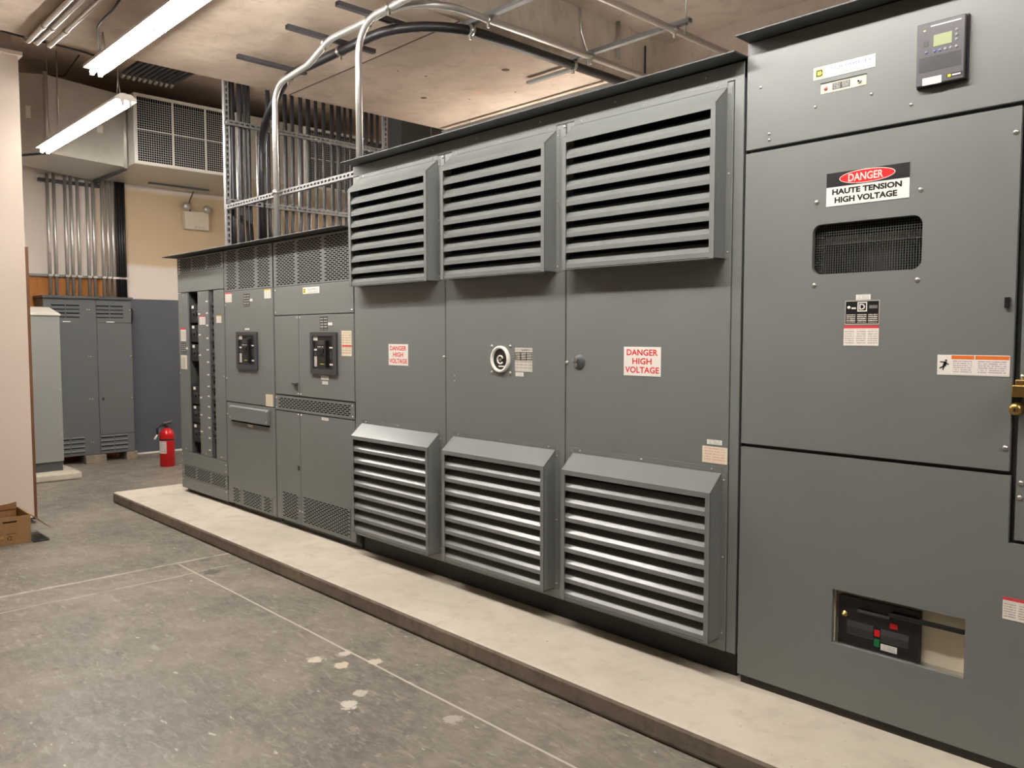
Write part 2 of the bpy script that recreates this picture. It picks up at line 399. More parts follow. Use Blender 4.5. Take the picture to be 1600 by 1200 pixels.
def strut_mesh(name, p0, p1, face, w=0.041, d=0.041, pitch=0.05, slot=(0.030, 0.015), closed=True):
    """slotted U channel from p0 to p1, slotted web facing `face`"""
    p0, p1, f = Vector(p0), Vector(p1), Vector(face).normalized(); ax = (p1 - p0); L = ax.length; ax.normalize(); s = ax.cross(f)
    mb = MB(); n = int(L / pitch); xs = []
    off = (L - n * pitch) / 2
    for i in range(n): xs += [off + i * pitch + (pitch - slot[0]) / 2, off + i * pitch + (pitch + slot[0]) / 2]
    P = lambda a, b, c=0.0: tuple(p0 + ax * a + s * b + f * c)
    h = slot[1] / 2; ed = [0] + xs + [L]
    for sg in (1, -1):
        pts = [P(a, sg * h) for a in ed] + [P(L, sg * w / 2), P(0, sg * w / 2)]
        mb.add(pts, [tuple(range(len(pts)))])
        mb.add([P(0, sg * w / 2), P(L, sg * w / 2), P(L, sg * w / 2, -d), P(0, sg * w / 2, -d)], [(0, 1, 2, 3)])
    for i in range(0, len(ed), 2):
        mb.add([P(ed[i], -h), P(ed[i + 1], -h), P(ed[i + 1], h), P(ed[i], h)], [(0, 1, 2, 3)])
    if closed: mb.add([P(0, -w / 2, -d), P(L, -w / 2, -d), P(L, w / 2, -d), P(0, w / 2, -d)], [(0, 1, 2, 3)])
    return mb.mesh(name)
def strut(name, p0, p1, face, label, group=None, parent=None, mat=None, **kw):
    o = obj(name, strut_mesh(name, p0, p1, face, **kw), mat or STRUT, parent)
    m = o.modifiers.new('sheet', 'SOLIDIFY'); m.thickness = 0.0015
    if parent is None: tag(o, label, 'strut', group)
    return o

# ------------------------------------------------------------------ the setting
struct('floor', bx(-11.6, 8.0, -10.0, 5.4, -0.1, 0.0), FLOOR)
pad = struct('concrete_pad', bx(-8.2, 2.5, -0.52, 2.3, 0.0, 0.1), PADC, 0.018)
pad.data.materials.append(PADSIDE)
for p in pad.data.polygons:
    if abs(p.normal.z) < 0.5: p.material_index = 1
struct('wall_back', bx(-11.6, -11.35, -10.0, 5.4, 0.0, 4.75), DRY)
struct('wall_rear', bx(-6.78, 8.0, 3.05, 5.4, 0.0, 4.75), WALLC)
struct('wall_far', bx(-11.35, -6.78, 5.2, 5.4, 0.0, 4.75), WALLC)
struct('wall_near', bx(8.0, 8.2, -10.0, 5.4, 0.0, 4.75), CEILC)
struct('wall_side', bx(-11.6, 8.2, -10.2, -10.0, 0.0, 4.75), CEILC)
wl = struct('wall_left', bx(-7.93, -7.75, -10.0, -1.29, 0.05, 3.90), WALLP)
o = bx(-7.90, -7.765, -10.0, -1.30, 0.0, 0.05).build('toe_strip', GREY_DARK, wl)
o = bx(-7.96, -7.715, -10.0, -1.265, 3.90, 3.93).build('wall_cap', WALLP, wl)
o = bx(-8.1, -7.87, -10.0, -1.31, 3.93, 4.75).build('upper_wall', CEILC, wl)
o = bx(-7.95, -7.752, -1.29, -1.266, 0.03, 2.34).build('wood_edge', PLYEDGE, wl)
struct('ceiling', bx(-4.40, 8.0, -10.0, 3.05, 4.20, 4.75), CEILC)
struct('ceiling_far', bx(-11.6, -6.78, -10.0, 5.4, 4.70, 4.85), SLAB)
beam = struct('ceiling_beam', bx(-6.78, -4.39, -10.0, 3.05, 3.77, 4.75), SLAB)
beam.data.materials.append(BEAMF)
for p in beam.data.polygons:
    if p.normal.x > 0.5: p.material_index = 1
bx(-6.78, -4.39, 0.628, 0.641, 3.768, 3.7705).build('form_joint', plain('joint_dirt', (112, 88, 80), 0.9), beam)  # dirty dark joint line across the soffit
strut('edge_channel', (-6.72, 2.37, 3.735), (-4.43, 2.37, 3.735), (0, 0, 1), 'grey strut channel', parent=beam)
for mx, my, r in ((-4.92, 1.57, .035), (-6.01, 1.57, .03), (-5.5, 1.2, .012), (-5.75, 1.9, .01), (-5.3, 2.05, .01), (-5.55, .95, .008)):
    MB().lathe((mx, my, 3.767), [(0.0001, 0), (r * .5, .0), (r, .0028)], 14).build('form_plug', plain('plug_rust_%d' % int(mx * -100), (104, 84, 74), 0.9), beam)

# ------------------------------------------------------------------ fluorescent fixtures
def fixture(x0, x1, y, z, label, ceil_z, cw=.085, td=.029, glow=None):
    t = thing('fluorescent_fixture', label, 'light', ((x0 + x1) / 2, y, z), 'fluorescent strip lights')
    MB().prism([(y - cw, z + .005), (y + cw, z + .005), (y + cw, z + .026), (y + cw * .5, z + .058), (y - cw * .5, z + .058), (y - cw, z + .026)], x0, x1).build('channel', WHITEP, t)
    xm = (x0 + x1) / 2
    for a, b in ((x0 + .02, xm - .015), (xm + .015, x1 - .02)):
        for dy in (-td, td):
            MB().cyl((a, y + dy, z - .020), (b, y + dy, z - .020), .0165, 12).build('tube', glow or TUBE, t)
    for xx in (x0 + .006, xm, x1 - .006):
        for dy in (-td, td):
            bx(xx - .012, xx + .012, y + dy - .012, y + dy + .012, z - .040, z + .006).build('lamp_holder', WHITE, t)
    for xx in (x0 + .18, x1 - .18):
        w = MB(); w.tube([(xx - .05, y, z + .06), (xx, y, z + .24), (xx, y, ceil_z)], .004, 6); w.tube([(xx + .05, y, z + .06), (xx, y, z + .24)], .004, 6)
        w.build('hanger', STEEL, t)
    return t
fixture(-9.59, -7.15, -0.65, 3.54, 'white fluorescent strip light hung low beside the wire grille duct', 4.70)
fixture(-6.50, -4.06, -1.08, 3.54, 'bright fluorescent strip light close under the concrete soffit at the top edge', 3.77)
fixture(-3.20, -0.76, -1.30, 3.54, 'fluorescent strip light in the soffit row above the transformer and switch cabinet, out of frame', 4.20, .055, .040)
fixture(1.00, 3.44, -1.08, 3.54, 'fluorescent strip light continuing the soffit row over the cabinet with padlock, out of frame', 4.20)
fixture(-6.50, -4.06, 2.40, 2.75, 'fluorescent strip light in the rear aisle, hidden behind the transformer roof', 3.77, .030, .046, TUBE_REAR)
fixture(-9.60, -7.16, 2.70, 2.90, 'fluorescent strip light beyond the pipe rack, hidden behind the switchboard', 4.70, glow=TUBE_DIM)

# ------------------------------------------------------------------ signs used on the line-up
def danger_sign(x0, x1, z0, z1, parent):
    s = sticker('danger_sign', x0, x1, z0, z1, PAPER, parent, 0.0, 0.002, 'white sign reading DANGER HIGH VOLTAGE in red')
    w = x1 - x0; h = z1 - z0
    for word, zz, ww in (('DANGER', .70, .84), ('HIGH', .40, .52), ('VOLTAGE', .10, .92)):
        text('lettering', word, x0 + w * (1 - ww) / 2, x1 - w * (1 - ww) / 2, z0 + h * zz, z0 + h * (zz + .215), -0.0025, RED, s, 0.02)
def brand_plate(x0, x1, z0, z1, parent):
    w = x1 - x0; h = z1 - z0
    s = sticker('brand_plate', x0, x1, z0, z1, PAPER, parent, 0.0, 0.002, 'white nameplate with yellow square emblem')
    bx(x0 + .02 * w, x0 + .18 * w, -0.0027, -0.002, z0 + .06 * h, z0 + .90 * h).build('emblem_square', YELLOWP, s)
    D = lambda a, b, c, d: [(x0 + a * w, z0 + b * h), (x0 + c * w, z0 + b * h), (x0 + (c + .012) * w, z0 + (b + .12) * h), (x0 + (c + .012) * w, z0 + (d - .12) * h), (x0 + c * w, z0 + d * h), (x0 + a * w, z0 + d * h)]
    plate_holes('emblem_letter', D(.05, .22, .145, .76), [list(reversed(D(.07, .33, .13, .65)))], -0.0034, 0.0006, INK, s)
    bx(x0 + .072 * w, x0 + .135 * w, -0.0031, -0.0026, z0 + .34 * h, z0 + .64 * h).build('emblem_centre', YELLOW, s)
    text('lettering', 'SQUARE D', x0 + .29 * w, x0 + .93 * w, z0 + .50 * h, z0 + .80 * h, -0.0025, INKB, s, 0.005)
    bx(x0 + .29 * w, x0 + .93 * w, -0.0024, -0.002, z0 + .40 * h, z0 + .43 * h).build('rule', INKB, s)
    text('lettering', 'Schneider Electric', x0 + .29 * w, x0 + .93 * w, z0 + .10 * h, z0 + .34 * h, -0.0025, INKG, s, 0.0)

# ------------------------------------------------------------------ high-voltage switch cabinet (nearest, right)
HX0, HX1 = -1.798, -0.55
hv = thing('switch_cabinet', 'tall grey high voltage switch cabinet with mesh window and brass lock at right', 'cabinet', (-1.2, 0.7, 0.1))
bx(HX0 + .004, HX1, 0.18, 1.45, 0.14, 2.806).build('body', GREY_DARK, hv)
plate_holes('front_frame', rect(HX0 + .004, HX1, .14, 2.806), [list(reversed(rect(-1.52, -1.07, 1.82, 2.05))), list(reversed(rect(-1.40, -.895, .375, .62)))], .03, .15, GREY_DARK, hv)
bx(HX0 + .01, HX1, 0.012, 1.4, 0.1, 0.14).build('base', plain('base_dark', (52, 50, 44), 0.6), hv)
bx(HX0 - .0, HX1 + .05, -0.1, 1.5, 2.808, 2.815).build('roof', GREY_DARK, hv, 0.002)
panel('top_panel', HX0, HX1, 2.368, 2.804, GREY, hv)
win = rrect(-1.500, -1.091, 1.838, 2.032, 0.034)
plate_holes('upper_door', rect(HX0, -0.792, 1.143, 2.354), [list(reversed(win))], 0.0, 0.02, GREY, hv, 0.002)
cut = rect(-1.386, -0.909, 0.389, 0.604)
plate_holes('lower_door', [(HX0, .138), (HX1, .138), (HX1, .899), (-.787, .899), (-.787, 1.128), (HX0, 1.128)], [list(reversed(cut))], 0.0, 0.02, GREY, hv, 0.002)
panel('side_cover', -0.772, HX1, 0.910, 2.354, GREY, hv, 0.008)
# mesh window
w = bx(-1.54, -1.05, 0.16, 0.17, 1.80, 2.07).build('window_cavity', BLACK, hv)
g = MB()
nx, nz = 46, 22
for i in range(nx + 1):
    x = -1.51 + i * 0.43 / nx; g.box(x - .0008, x + .0008, 0.024, 0.0256, 1.83, 2.04)
for i in range(nz + 1):
    z = 1.83 + i * 0.21 / nz; g.box(-1.51, -1.08, 0.0256, 0.0272, z - .0008, z + .0008)
g.build('window_mesh', paint('mesh_wire', (74, 75, 70), 0.5), hv, kind='stuff')
bx(-1.52, -1.07, 0.06, 0.075, 1.955, 1.985).build('window_bar', GREY_DARK, hv)
g = MB()
for i in range(42):
    x = -1.50 + i * 0.0099; g.box(x, x + .004, 0.09, 0.094, 1.83, 1.955)
g.build('inner_louver', GREY_DARK, hv, kind='stuff')
# danger sign, bilingual
s = sticker('danger_sign', -1.447, -1.139, 2.097, 2.223, PAPER, hv, 0.0, 0.002, 'DANGER HAUTE TENSION HIGH VOLTAGE sign')
bx(-1.447, -1.139, -0.0026, -0.002, 2.169, 2.223).build('black_band', INK, s)
def oval(a, b): return [(-1.293 + a * math.cos(2 * math.pi * k / 40), 2.197 + b * math.sin(2 * math.pi * k / 40)) for k in range(40)]
plate_holes('oval_rim', oval(.104, .0255), [], -0.0031, 0.0005, PINK, s)
plate_holes('oval', oval(.101, .0225), [], -0.0036, 0.0005, RED, s)
text('lettering', 'DANGER', -1.362, -1.232, 2.182, 2.211, -0.0040, PINK, s, 0.02)
text('lettering', 'HAUTE TENSION', -1.424, -1.165, 2.139, 2.161, -0.0025, INK, s, 0.045)
text('lettering', 'HIGH VOLTAGE', -1.414, -1.181, 2.107, 2.130, -0.0025, INK, s, 0.045)
for x, z in ((-1.485, 2.12), (-1.10, 2.12), (-1.488, 1.797), (-1.103, 1.80), (-.807, 2.27), (-.805, 1.221)): bolt(x, z, hv, 0, 1.15)
for x, z in ((-.757, 1.107), (-.759, 1.057)): bolt(x, z, hv, .008, 1.1)
for x, z in ((-1.736, 2.614), (-1.694, 2.42), (-1.693, 2.395), (-1.50, 2.489), (-1.284, 2.493), (-1.142, 2.426)): bolt(x, z, hv, 0, .8)
# rating plates
sticker('tag_plate', -1.322, -1.268, 1.734, 1.754, LABEL_TXT, hv)
s = sticker('rating_plate', -1.363, -1.233, 1.640, 1.732, plain('plate_silver', (190, 184, 172), 0.35), hv, 0, .0015, 'black rating plate with square emblem')
bx(-1.360, -1.236, -.0021, -.0015, 1.645, 1.729).build('plate_face', INK, s)
bx(-1.360, -1.236, -.0026, -.0021, 1.646, 1.683).build('field_rows', LABEL_BLK, s)
plate_holes('emblem_frame', rect(-1.315, -1.279, 1.690, 1.726), [list(reversed(rect(-1.311, -1.283, 1.694, 1.722)))], -.0027, .0006, PAPER, s)
text('emblem_letter', 'D', -1.308, -1.287, 1.697, 1.719, -.0026, PAPER, s, 0.02)
MB().lathe((-1.348, -.0021, 1.706), [(0.0001, -.0005), (.006, -.0005), (.006, 0)], 12, 'y').build('seal', PAPER, s)
bx(-1.338, -1.321, -.0026, -.0021, 1.700, 1.706).build('mark', PAPER, s)
bx(-1.271, -1.241, -.0026, -.0021, 1.701, 1.713).build('mark', INKG, s)
sticker('warning_label', -1.366, -1.234, 1.561, 1.637, LABEL_RED, hv, label='white label with red heading strip')
# latch, arc flash label
t = bx(-.821, -.806, -.012, 0, 1.692, 1.729).build('door_latch', BLACKP, hv, .002)
s = sticker('arc_flash_label', -1.027, -.800, 1.461, 1.532, PAPER, hv, label='white and orange warning label with falling figure')
bx(-.981, -.909, -.0021, -.0015, 1.464, 1.530).build('text_block', LABEL_WARN, s)
bx(-.905, -.802, -.0021, -.0015, 1.464, 1.530).build('text_block', LABEL_WARN, s)
f = MB()
def limb(m, a, b, r): m.prism([(a[0] - (b[1] - a[1]) * r, a[1] + (b[0] - a[0]) * r), (a[0] + (b[1] - a[1]) * r, a[1] - (b[0] - a[0]) * r), (b[0] + (b[1] - a[1]) * r, b[1] - (b[0] - a[0]) * r), (b[0] - (b[1] - a[1]) * r, b[1] + (b[0] - a[0]) * r)], -.0022, -.0015, 'y')
limb(f, (-1.000, 1.508), (-1.004, 1.492), .30); limb(f, (-1.003, 1.504), (-.989, 1.498), .12); limb(f, (-1.001, 1.506), (-1.018, 1.507), .1)
limb(f, (-1.004, 1.493), (-1.019, 1.484), .12); limb(f, (-1.004, 1.493), (-1.008, 1.479), .14)
f.prism([(-.998 + .0035 * math.cos(k), 1.512 + .0035 * math.sin(k)) for k in [i * .7854 for i in range(8)]], -.0022, -.0015, 'y')
f.build('figure', INK, s)
brand_plate(-1.510, -1.273, 2.590, 2.637, hv)
# lamp and test switch plate
s = bx(-1.479, -1.304, 0, .002, 2.532, 2.570)
s = bx(-1.479, -1.304, -.0015, 0, 2.532, 2.570).build('lamp_plate', CREAM, hv, label='cream plate with pink pilot lamp')
bx(-1.480, -1.303, -.004, 0, 2.570, 2.573).build('plate_lip', INK, s)
MB().lathe((-1.459, -.0015, 2.550), [(0.0001, -.009), (.004, -.008), (.0075, -.004), (.008, 0)], 14, 'y').build('pilot_lamp', plain('pilot_pink', (226, 150, 132), 0.35), s)
bx(-1.433, -1.365, -.0022, -.0015, 2.539, 2.564).build('legend', LABEL_SCHED, s)
MB().cyl((-1.330, -.0015, 2.551), (-1.330, -.007, 2.551), .008, 12).build('switch_collar', STEEL, s)
MB().cyl((-1.330, -.006, 2.551), (-1.326, -.022, 2.545), .003, 8).build('toggle', BLACKP, s)
# meter
mt = bx(-1.122, -0.956, -.012, 0, 2.470, 2.692).build('meter', BLACKP, hv, .003, label='dark grey power meter with green display')
bx(-1.118, -0.962, -.030, -.012, 2.474, 2.688).build('meter_face', METERG, mt, .003)
bx(-1.108, -.972, -.0306, -.030, 2.520, 2.570).build('recess', METERD, mt)
bx(-1.062, -1.003, -.0312, -.030, 2.601, 2.640).build('display', LCD, mt)
bx(-1.073, -.975, -.0308, -.030, 2.671, 2.675).build('print_line', PAPER, mt)
bx(-1.096, -1.089, -.0312, -.030, 2.660, 2.664).build('indicator', YELLOWP, mt)
bx(-1.095, -1.079, -.0312, -.030, 2.608, 2.625).build('port', CHAR, mt)
for i, (x, z) in enumerate(((-1.058, 2.585), (-1.041, 2.585), (-1.023, 2.585), (-1.006, 2.585), (-.988, 2.585), (-.988, 2.642), (-.988, 2.625), (-.988, 2.609), (-1.085, 2.587))):
    MB().lathe((x, -.030, z), [(0.0001, -.004), (.004, -.0035), (.0055, 0)], 10, 'y').build('button', BTNB if i in (0, 1, 8) else BTN, mt)
bx(-1.095, -1.033, -.0312, -.030, 2.474, 2.499).build('white_tag', LABEL_TXT, mt)
bx(-1.016, -.966, -.0310, -.030, 2.484, 2.498).build('brand_strip', INK, mt)
bx(-1.013, -1.003, -.0315, -.031, 2.4865, 2.4955).build('emblem', YELLOW, mt)
bx(-.999, -.972, -.0315, -.031, 2.489, 2.4935).build('print_line', PAPER, mt)
# operating recess
bx(-1.40, -0.895, 0.058, 0.062, 0.375, 0.62).build('recess_back', CREAM, hv)
bx(-1.392, -0.903, 0.018, 0.062, 0.382, 0.3885).build('recess_sill', STEEL, hv)
bx(-1.395, -1.387, 0.02, 0.06, 0.382, 0.61).build('recess_jamb', CREAM, hv)
bx(-0.908, -0.900, 0.02, 0.06, 0.382, 0.61).build('recess_jamb', CREAM, hv)
bx(-1.392, -0.903, 0.02, 0.062, 0.6045, 0.612).build('recess_head', GREY_DARK, hv)
mp = bx(-1.374, -1.071, 0.032, 0.058, 0.389, 0.579).build('operator_panel', BLACKP, hv, label='black operating mechanism with red and green flags')
MB().lathe((-1.350, .032, .507), [(0.0001, -.016), (.005, -.015), (.006, -.006), (.012, -.005), (.013, 0)], 14, 'y').build('brass_knob', BRASS, mp)
bx(-1.296, -1.175, .020, .032, .530, .5385).build('handle_slot', CHAR, mp)
bx(-1.175, -0.914, .010, .030, .5425, .5575).build('operating_bar', BLACKP, mp, .003)
bx(-1.176, -1.148, .030, .032, .494, .514).build('red_flag', INDRED, mp)
bx(-1.233, -1.213, .030, .032, .449, .474).build('red_indicator', INDRED, mp)
bx(-1.233, -1.213, .030, .032, .409, .438).build('green_indicator', GREEN, mp)
bx(-1.208, -1.148, .0305, .032, .401, .425).build('white_tag', LABEL_TXT, mp)
bx(-1.339, -1.238, .031, .032, .431, .486).build('instruction_plate', LABEL_BARC, mp)
bx(-1.209, -1.107, .031, .032, .432, .482).build('instruction_plate', LABEL_BARC, mp)
sticker('warning_label', -.795, -.665, .638, .714, LABEL_RED, hv, label='white label with red heading strip')
# brass key interlock
pl = thing('key_lock', 'brass key interlock and cylinder lock on the right door edge', 'lock', (-.765, -.04, 1.40))
bx(-.782, -.70, -.045, -.001, 1.397, 1.437).build('lock_body', BRASS, pl, .004)
bx(-.774, -.71, -.040, -.001, 1.437, 1.455).build('lock_neck', BRASS, pl, .004)
MB().cyl((-.757, -.02, 1.455), (-.757, -.02, 1.472), .006, 10).build('pin', STEEL, pl)
MB().lathe((-.768, -.005, 1.357), [(0.0001, -.052), (.012, -.052), (.017, -.048), (.021, -.04), (.022, 0.004)], 20, 'y').build('lock_cylinder', BRASS, pl)
bx(-.771, -.766, -.0585, -.056, 1.350, 1.362).build('keyhole', INK, pl)
bx(-.776, -.762, -.02, -.001, 1.36, 1.40).build('shank', BLACKP, pl)

# ------------------------------------------------------------------ transformer enclosure, six louver hoods
tr = thing('transformer_cabinet', 'wide grey transformer enclosure with six louvered vent hoods on three doors', 'cabinet', (-3.3, .75, .1))
TX0, TX1 = -4.772, -1.812
bx(TX0, TX1, 0.03, 1.5, 0.21, 2.74).build('body', GREY_DARK, tr)
bx(TX0 + .02, TX1 - .02, 0.05, 1.45, 0.1, 0.21).build('base_frame', plain('base_black', (40, 42, 40), 0.6), tr)
bx(TX0 + .005, TX1 + .012, -0.1, 1.52, 2.750, 2.757).build('roof', GREY_DARK, tr, .002)
panel('top_rail', TX0, TX1, 2.672, 2.742, GREY, tr, .004)
doors = ((-4.768, -3.788), (-3.780, -2.815), (-2.807, -1.860))
for x0, x1 in doors: panel('door', x0, x1, 0.215, 2.668, GREY, tr, 0.0, .024)
panel('corner_post', -1.857, TX1, 0.215, 2.742, GREY, tr, 0.003)
def slat_mesh():
    t_ = .0022; yf, yb = -.086, -.043
    prof = [(yf, 0.0), (yf, .021), (yb, .021 + .0424), (yb, .021 + .0424 - t_ * 1.4), (yf + t_, .021 - t_), (yf + t_, 0.0)]
    me = MB().prism(prof, 0.0, 1.0).mesh('slat'); me.materials.append(GREY_GLOSS); return me
SLAT = slat_mesh()
def hood(x0, x1, z0, z1, which):
    D = .09; drop = .078; b = .024; zt = z1 - drop
    m = MB()
    # flanges against the door
    fl = .024
    m.box(x0 - fl, x0, -.0025, 0, z0, z1 + .0); m.box(x1, x1 + fl, -.0025, 0, z0, z1); m.box(x0, x1, -.0025, 0, z1, z1 + fl)
    # sides, sloped top, front frame, bottom lip
    prof = [(0, z0), (-D, z0), (-D, zt), (0, z1)]
    m.prism(prof, x0, x0 + .003); m.prism(prof, x1 - .003, x1)
    m.prism([(0, z1), (-D, zt), (-D, zt - .003), (0, z1 - .003)], x0, x1)
    m.box(x0, x0 + b, -D - .001, -D + .003, z0, zt); m.box(x1 - b, x1, -D - .001, -D + .003, z0, zt)
    m.box(x0, x1, -D - .0015, -D + .003, zt - b, zt + .0005)
    m.box(x0, x1, -D, 0, z0, z0 + .003)
    h = m.build('louver_hood', GREY_GLOSS, tr, label=which)
    bx(x0 + .003, x1 - .003, -.008, -.004, z0 + .003, z1 - .01).build('hood_shade', BLACK, h)  # black sheet stands in for the dark behind the slats
    za, zb = z0 + .006, zt - b - .003; pitch = (zb - za) / 8
    for k in range(8):
        obj('slat', SLAT, None, h, loc=(x0 + .004, 0, za + k * pitch), scale=(x1 - x0 - .008, 1, 1))
    for x in (x0 + .05, (x0 + x1) / 2, x1 - .05): bolt(x, z1 + .012, h, -.0025, .6)
    for z in (z1 - .03, (z0 + z1) / 2, z0 + .03): bolt(x1 + .012, z, h, -.0025, .6)
HX = ((-4.690, -3.848, 'left'), (-3.715, -2.878, 'middle'), (-2.756, -1.889, 'right'))
for x0, x1, wname in HX:
    hood(x0, x1, 1.925, 2.672 - .024, 'upper %s louver hood' % wname)
for x0, x1, wname in HX:
    hood(x0, x1, 0.266, 1.002, 'lower %s louver hood' % wname)
danger_sign(-4.368, -4.158, 1.407, 1.544, tr)
danger_sign(-2.431, -2.216, 1.409, 1.546, tr)
# dial thermometer
d = MB().lathe((-3.296, 0, 1.467), [(.058, -.004), (.060, -.016), (.070, -.018), (.075, -.012), (.075, 0)], 36, 'y').build('dial_gauge', WHITE, tr, label='round dial gauge with white rim')
MB().lathe((-3.296, 0, 1.467), [(0.0001, -.004), (.060, -.004)], 36, 'y').build('dial_face', plain('dial_dark', (44, 42, 38), 0.3), d)
MB().tube([(-3.296 + .022 * math.cos(a), -.007, 1.465 + .022 * math.sin(a)) for a in [R(k) for k in range(20, 330, 20)]], .0045, 8).build('dial_arc', WHITE, d)
MB().cyl((-3.296, -.010, 1.465), (-3.296, -.004, 1.465), .008, 12).build('dial_hub', STEEL, d)
bx(-3.310, -3.262, -.006, -.004, 1.425, 1.432).build('dial_print', PAPER, d)
for x, z in ((-3.372, 1.54), (-3.222, 1.54), (-3.372, 1.393), (-3.222, 1.394)): bolt(x, z, tr, 0, 1.1)
s = sticker('rating_plate', -3.183, -3.050, 1.404, 1.533, LABEL_GREYT, tr, label='grey rating plate with black field table')
bx(-3.182, -3.051, -.0021, -.0015, 1.465, 1.510).build('field_table', LABEL_BLK, s)
text('lettering', 'SQUARE D', -3.130, -3.075, 1.515, 1.525, -.002, INK, s, .01)
sticker('tag_plate', -3.178, -3.118, 1.377, 1.399, LABEL_TXT, tr)
MB().lathe((-2.715, 0, 1.465), [(0.0001, -.004), (.036, -.004), (.038, 0)], 24, 'y').build('lock_plate', GREY_DARK, tr)
for z in (1.478, 1.450): MB().cyl((-2.735, -.004, z), (-2.735, -.012, z), .012, 12).build('lock_core', STEEL, tr)
bolt(-3.797, 1.47, tr, 0, 1.2); bolt(-2.800, 1.462, tr, 0, 1.2); bolt(-3.700, 1.36, tr, 0, .5); bolt(-3.700, 1.33, tr, 0, .5)
sticker('tag_plate', -1.965, -1.890, 1.122, 1.143, LABEL_TXT, tr)
sticker('notice_label', -1.988, -1.863, 1.040, 1.113, LABEL_PALE, tr, label='cream notice with faded red type')
for x in (-4.55, -4.225, -3.9, -3.447, -3.059, -2.75, -2.3, -1.9): bolt(x, .200, tr, .05, .8)
for x in (-4.5, -3.9, -3.5, -3.0, -2.5, -2.0): bolt(x, 2.712, tr, .004, .6)
bolt(-3.80, 2.655, tr, 0, 1.1); bolt(-2.822, 2.655, tr, 0, 1.1)

# ------------------------------------------------------------------ low-voltage switchboard, three sections
def section(x0, x1, name, label, loc, yb=.03):
    t = thing(name, label, 'cabinet', loc, 'low voltage switchboard sections')
    bx(x0, x1, yb, 1.45, .14, 2.33).build('body', GREY_DARK, t)
    bx(x0 + .01, x1 - .005, .05, 1.4, .1, .14).build('base', GREY_DARK, t)
    return t
def vent(x0, x1, z0, z1, blocks, zb0, zb1, parent, **kw):
    o = slotted('vent_panel', x0, x1, z0, z1, blocks, zb0, zb1, GREY, parent, **kw)
    bx(x0 + .01, x1 - .01, .02, .026, zb0 - .01, zb1 + .01).build('vent_backing', BLACK, o)
    return o
def split(x0, x1, n, gap=.022):
    w = (x1 - x0 - gap * (n - 1)) / n
    return [(x0 + i * (w + gap), x0 + i * (w + gap) + w) for i in range(n)]
# --- distribution section
l1 = section(-7.82, -6.812, 'distribution_section', 'far left switchboard section with two columns of black breakers', (-7.3, .7, .1), .14)
for q in ((-7.82, -6.812, 2.0, 2.33), (-7.82, -6.812, .14, .492), (-7.82, -7.60, .492, 2.0), (-6.835, -6.812, .492, 2.0)): bx(q[0], q[1], .03, .14, q[2], q[3]).build('frame_member', GREY_DARK, l1)
vent(-7.818, -6.818, 2.185, 2.328, split(-7.79, -6.85, 3), 2.195, 2.315, l1)
panel('filler_panel', -7.818, -6.818, 2.004, 2.182, GREY, l1)
for a, b in ((-7.815, -7.590), (-7.368, -7.135), (-7.030, -6.822)): panel('trim_strip', a, b, .494, 1.998, GREY, l1, 0.0, .012)
panel('column_side', -7.598, -7.586, .494, 1.998, GREY_DARK, l1, .012, .1); 
bx(-7.60, -6.83, .128, .134, .49, 2.0).build('breaker_pan', BLACK, l1)
bx(-7.135, -7.090, .012, .05, .494, 1.998).build('column_side', GREY_DARK, l1)
def breaker(x0, x1, z0, z1, parent, tag_):
    b = bx(x0, x1, .016, .128, z0 + .004, z1 - .004).build('breaker', BLACKP, parent, .003)
    xm = (x0 + x1) / 2; zm = (z0 + z1) / 2
    bx(xm - .04, xm + .04, .007, .017, zm - .032, zm + .028).build('escutcheon', CHAR, b)
    bx(xm - .022, xm + .022, -.006, .009, zm - .02, zm + .004).build('toggle', INK, b)
    if tag_: bx(xm - .062, xm - .014, .0145, .016, z1 - .036, z1 - .010).build('white_tag', PAPER, b)
    for q in (.015, -.035): bx(x1 - .05, x1 - .025, .0145, .016, zm + q, zm + q + .012).build('mark', INKG, b)
for z0, z1 in ((1.713, 1.885), (1.535, 1.700), (1.356, 1.520), (.955, 1.130), (.780, .950), (.600, .776)): breaker(-7.585, -7.372, z0, z1, l1, True)
for k in range(12): 
    z = .66 + k * .105
    breaker(-7.088, -7.02, z, z + .098, l1, False)
for k, z in enumerate((1.905, 1.80, 1.69, 1.575, 1.47, 1.36, 1.245, 1.14, 1.05, .955, .855, .765, .67, .56)):
    bx(-7.19, -7.145, -.0012, 0, z - .006, z + .006).build('name_tag', PAPER, l1)
for z in (1.795, 1.605, 1.420, 1.03, .87, .715): bx(-7.362, -7.315, -.0012, 0, z - .006, z + .006).build('name_tag', PAPER, l1)
sticker('warning_label', -7.772, -7.648, 1.546, 1.671, LABEL_RED, l1, label='white label with red heading strip')
sticker('schedule_plate', -7.765, -7.655, 1.431, 1.527, LABEL_SCHED, l1, label='black plate with white fields')
sticker('tag_plate', -7.652, -7.610, 1.468, 1.488, PAPER, l1)
s = sticker('card_holder', -7.775, -7.637, 1.280, 1.411, PAPERY, l1, label='white framed card'); bx(-7.755, -7.675, -.0021, -.0015, 1.285, 1.395).build('card', LABEL_GREYT, s)
sticker('warning_label', -7.333, -7.206, 1.698, 1.778, LABEL_RED, l1, label='white label with red heading strip')
sticker('notice_label', -6.972, -6.873, 1.710, 1.774, LABEL_YEL, l1, label='white label with yellow heading strip')
panel('filler_panel', -7.818, -6.818, .366, .490, GREY, l1)
vent(-7.818, -6.818, .245, .363, split(-7.79, -6.85, 3), .252, .358, l1)
panel('kick_panel', -7.818, -6.818, .138, .242, GREY, l1)
for x in (-7.80, -6.84):
    for z in (1.24, .46, .40, .30, .22): bolt(x, z, l1, 0, .9)
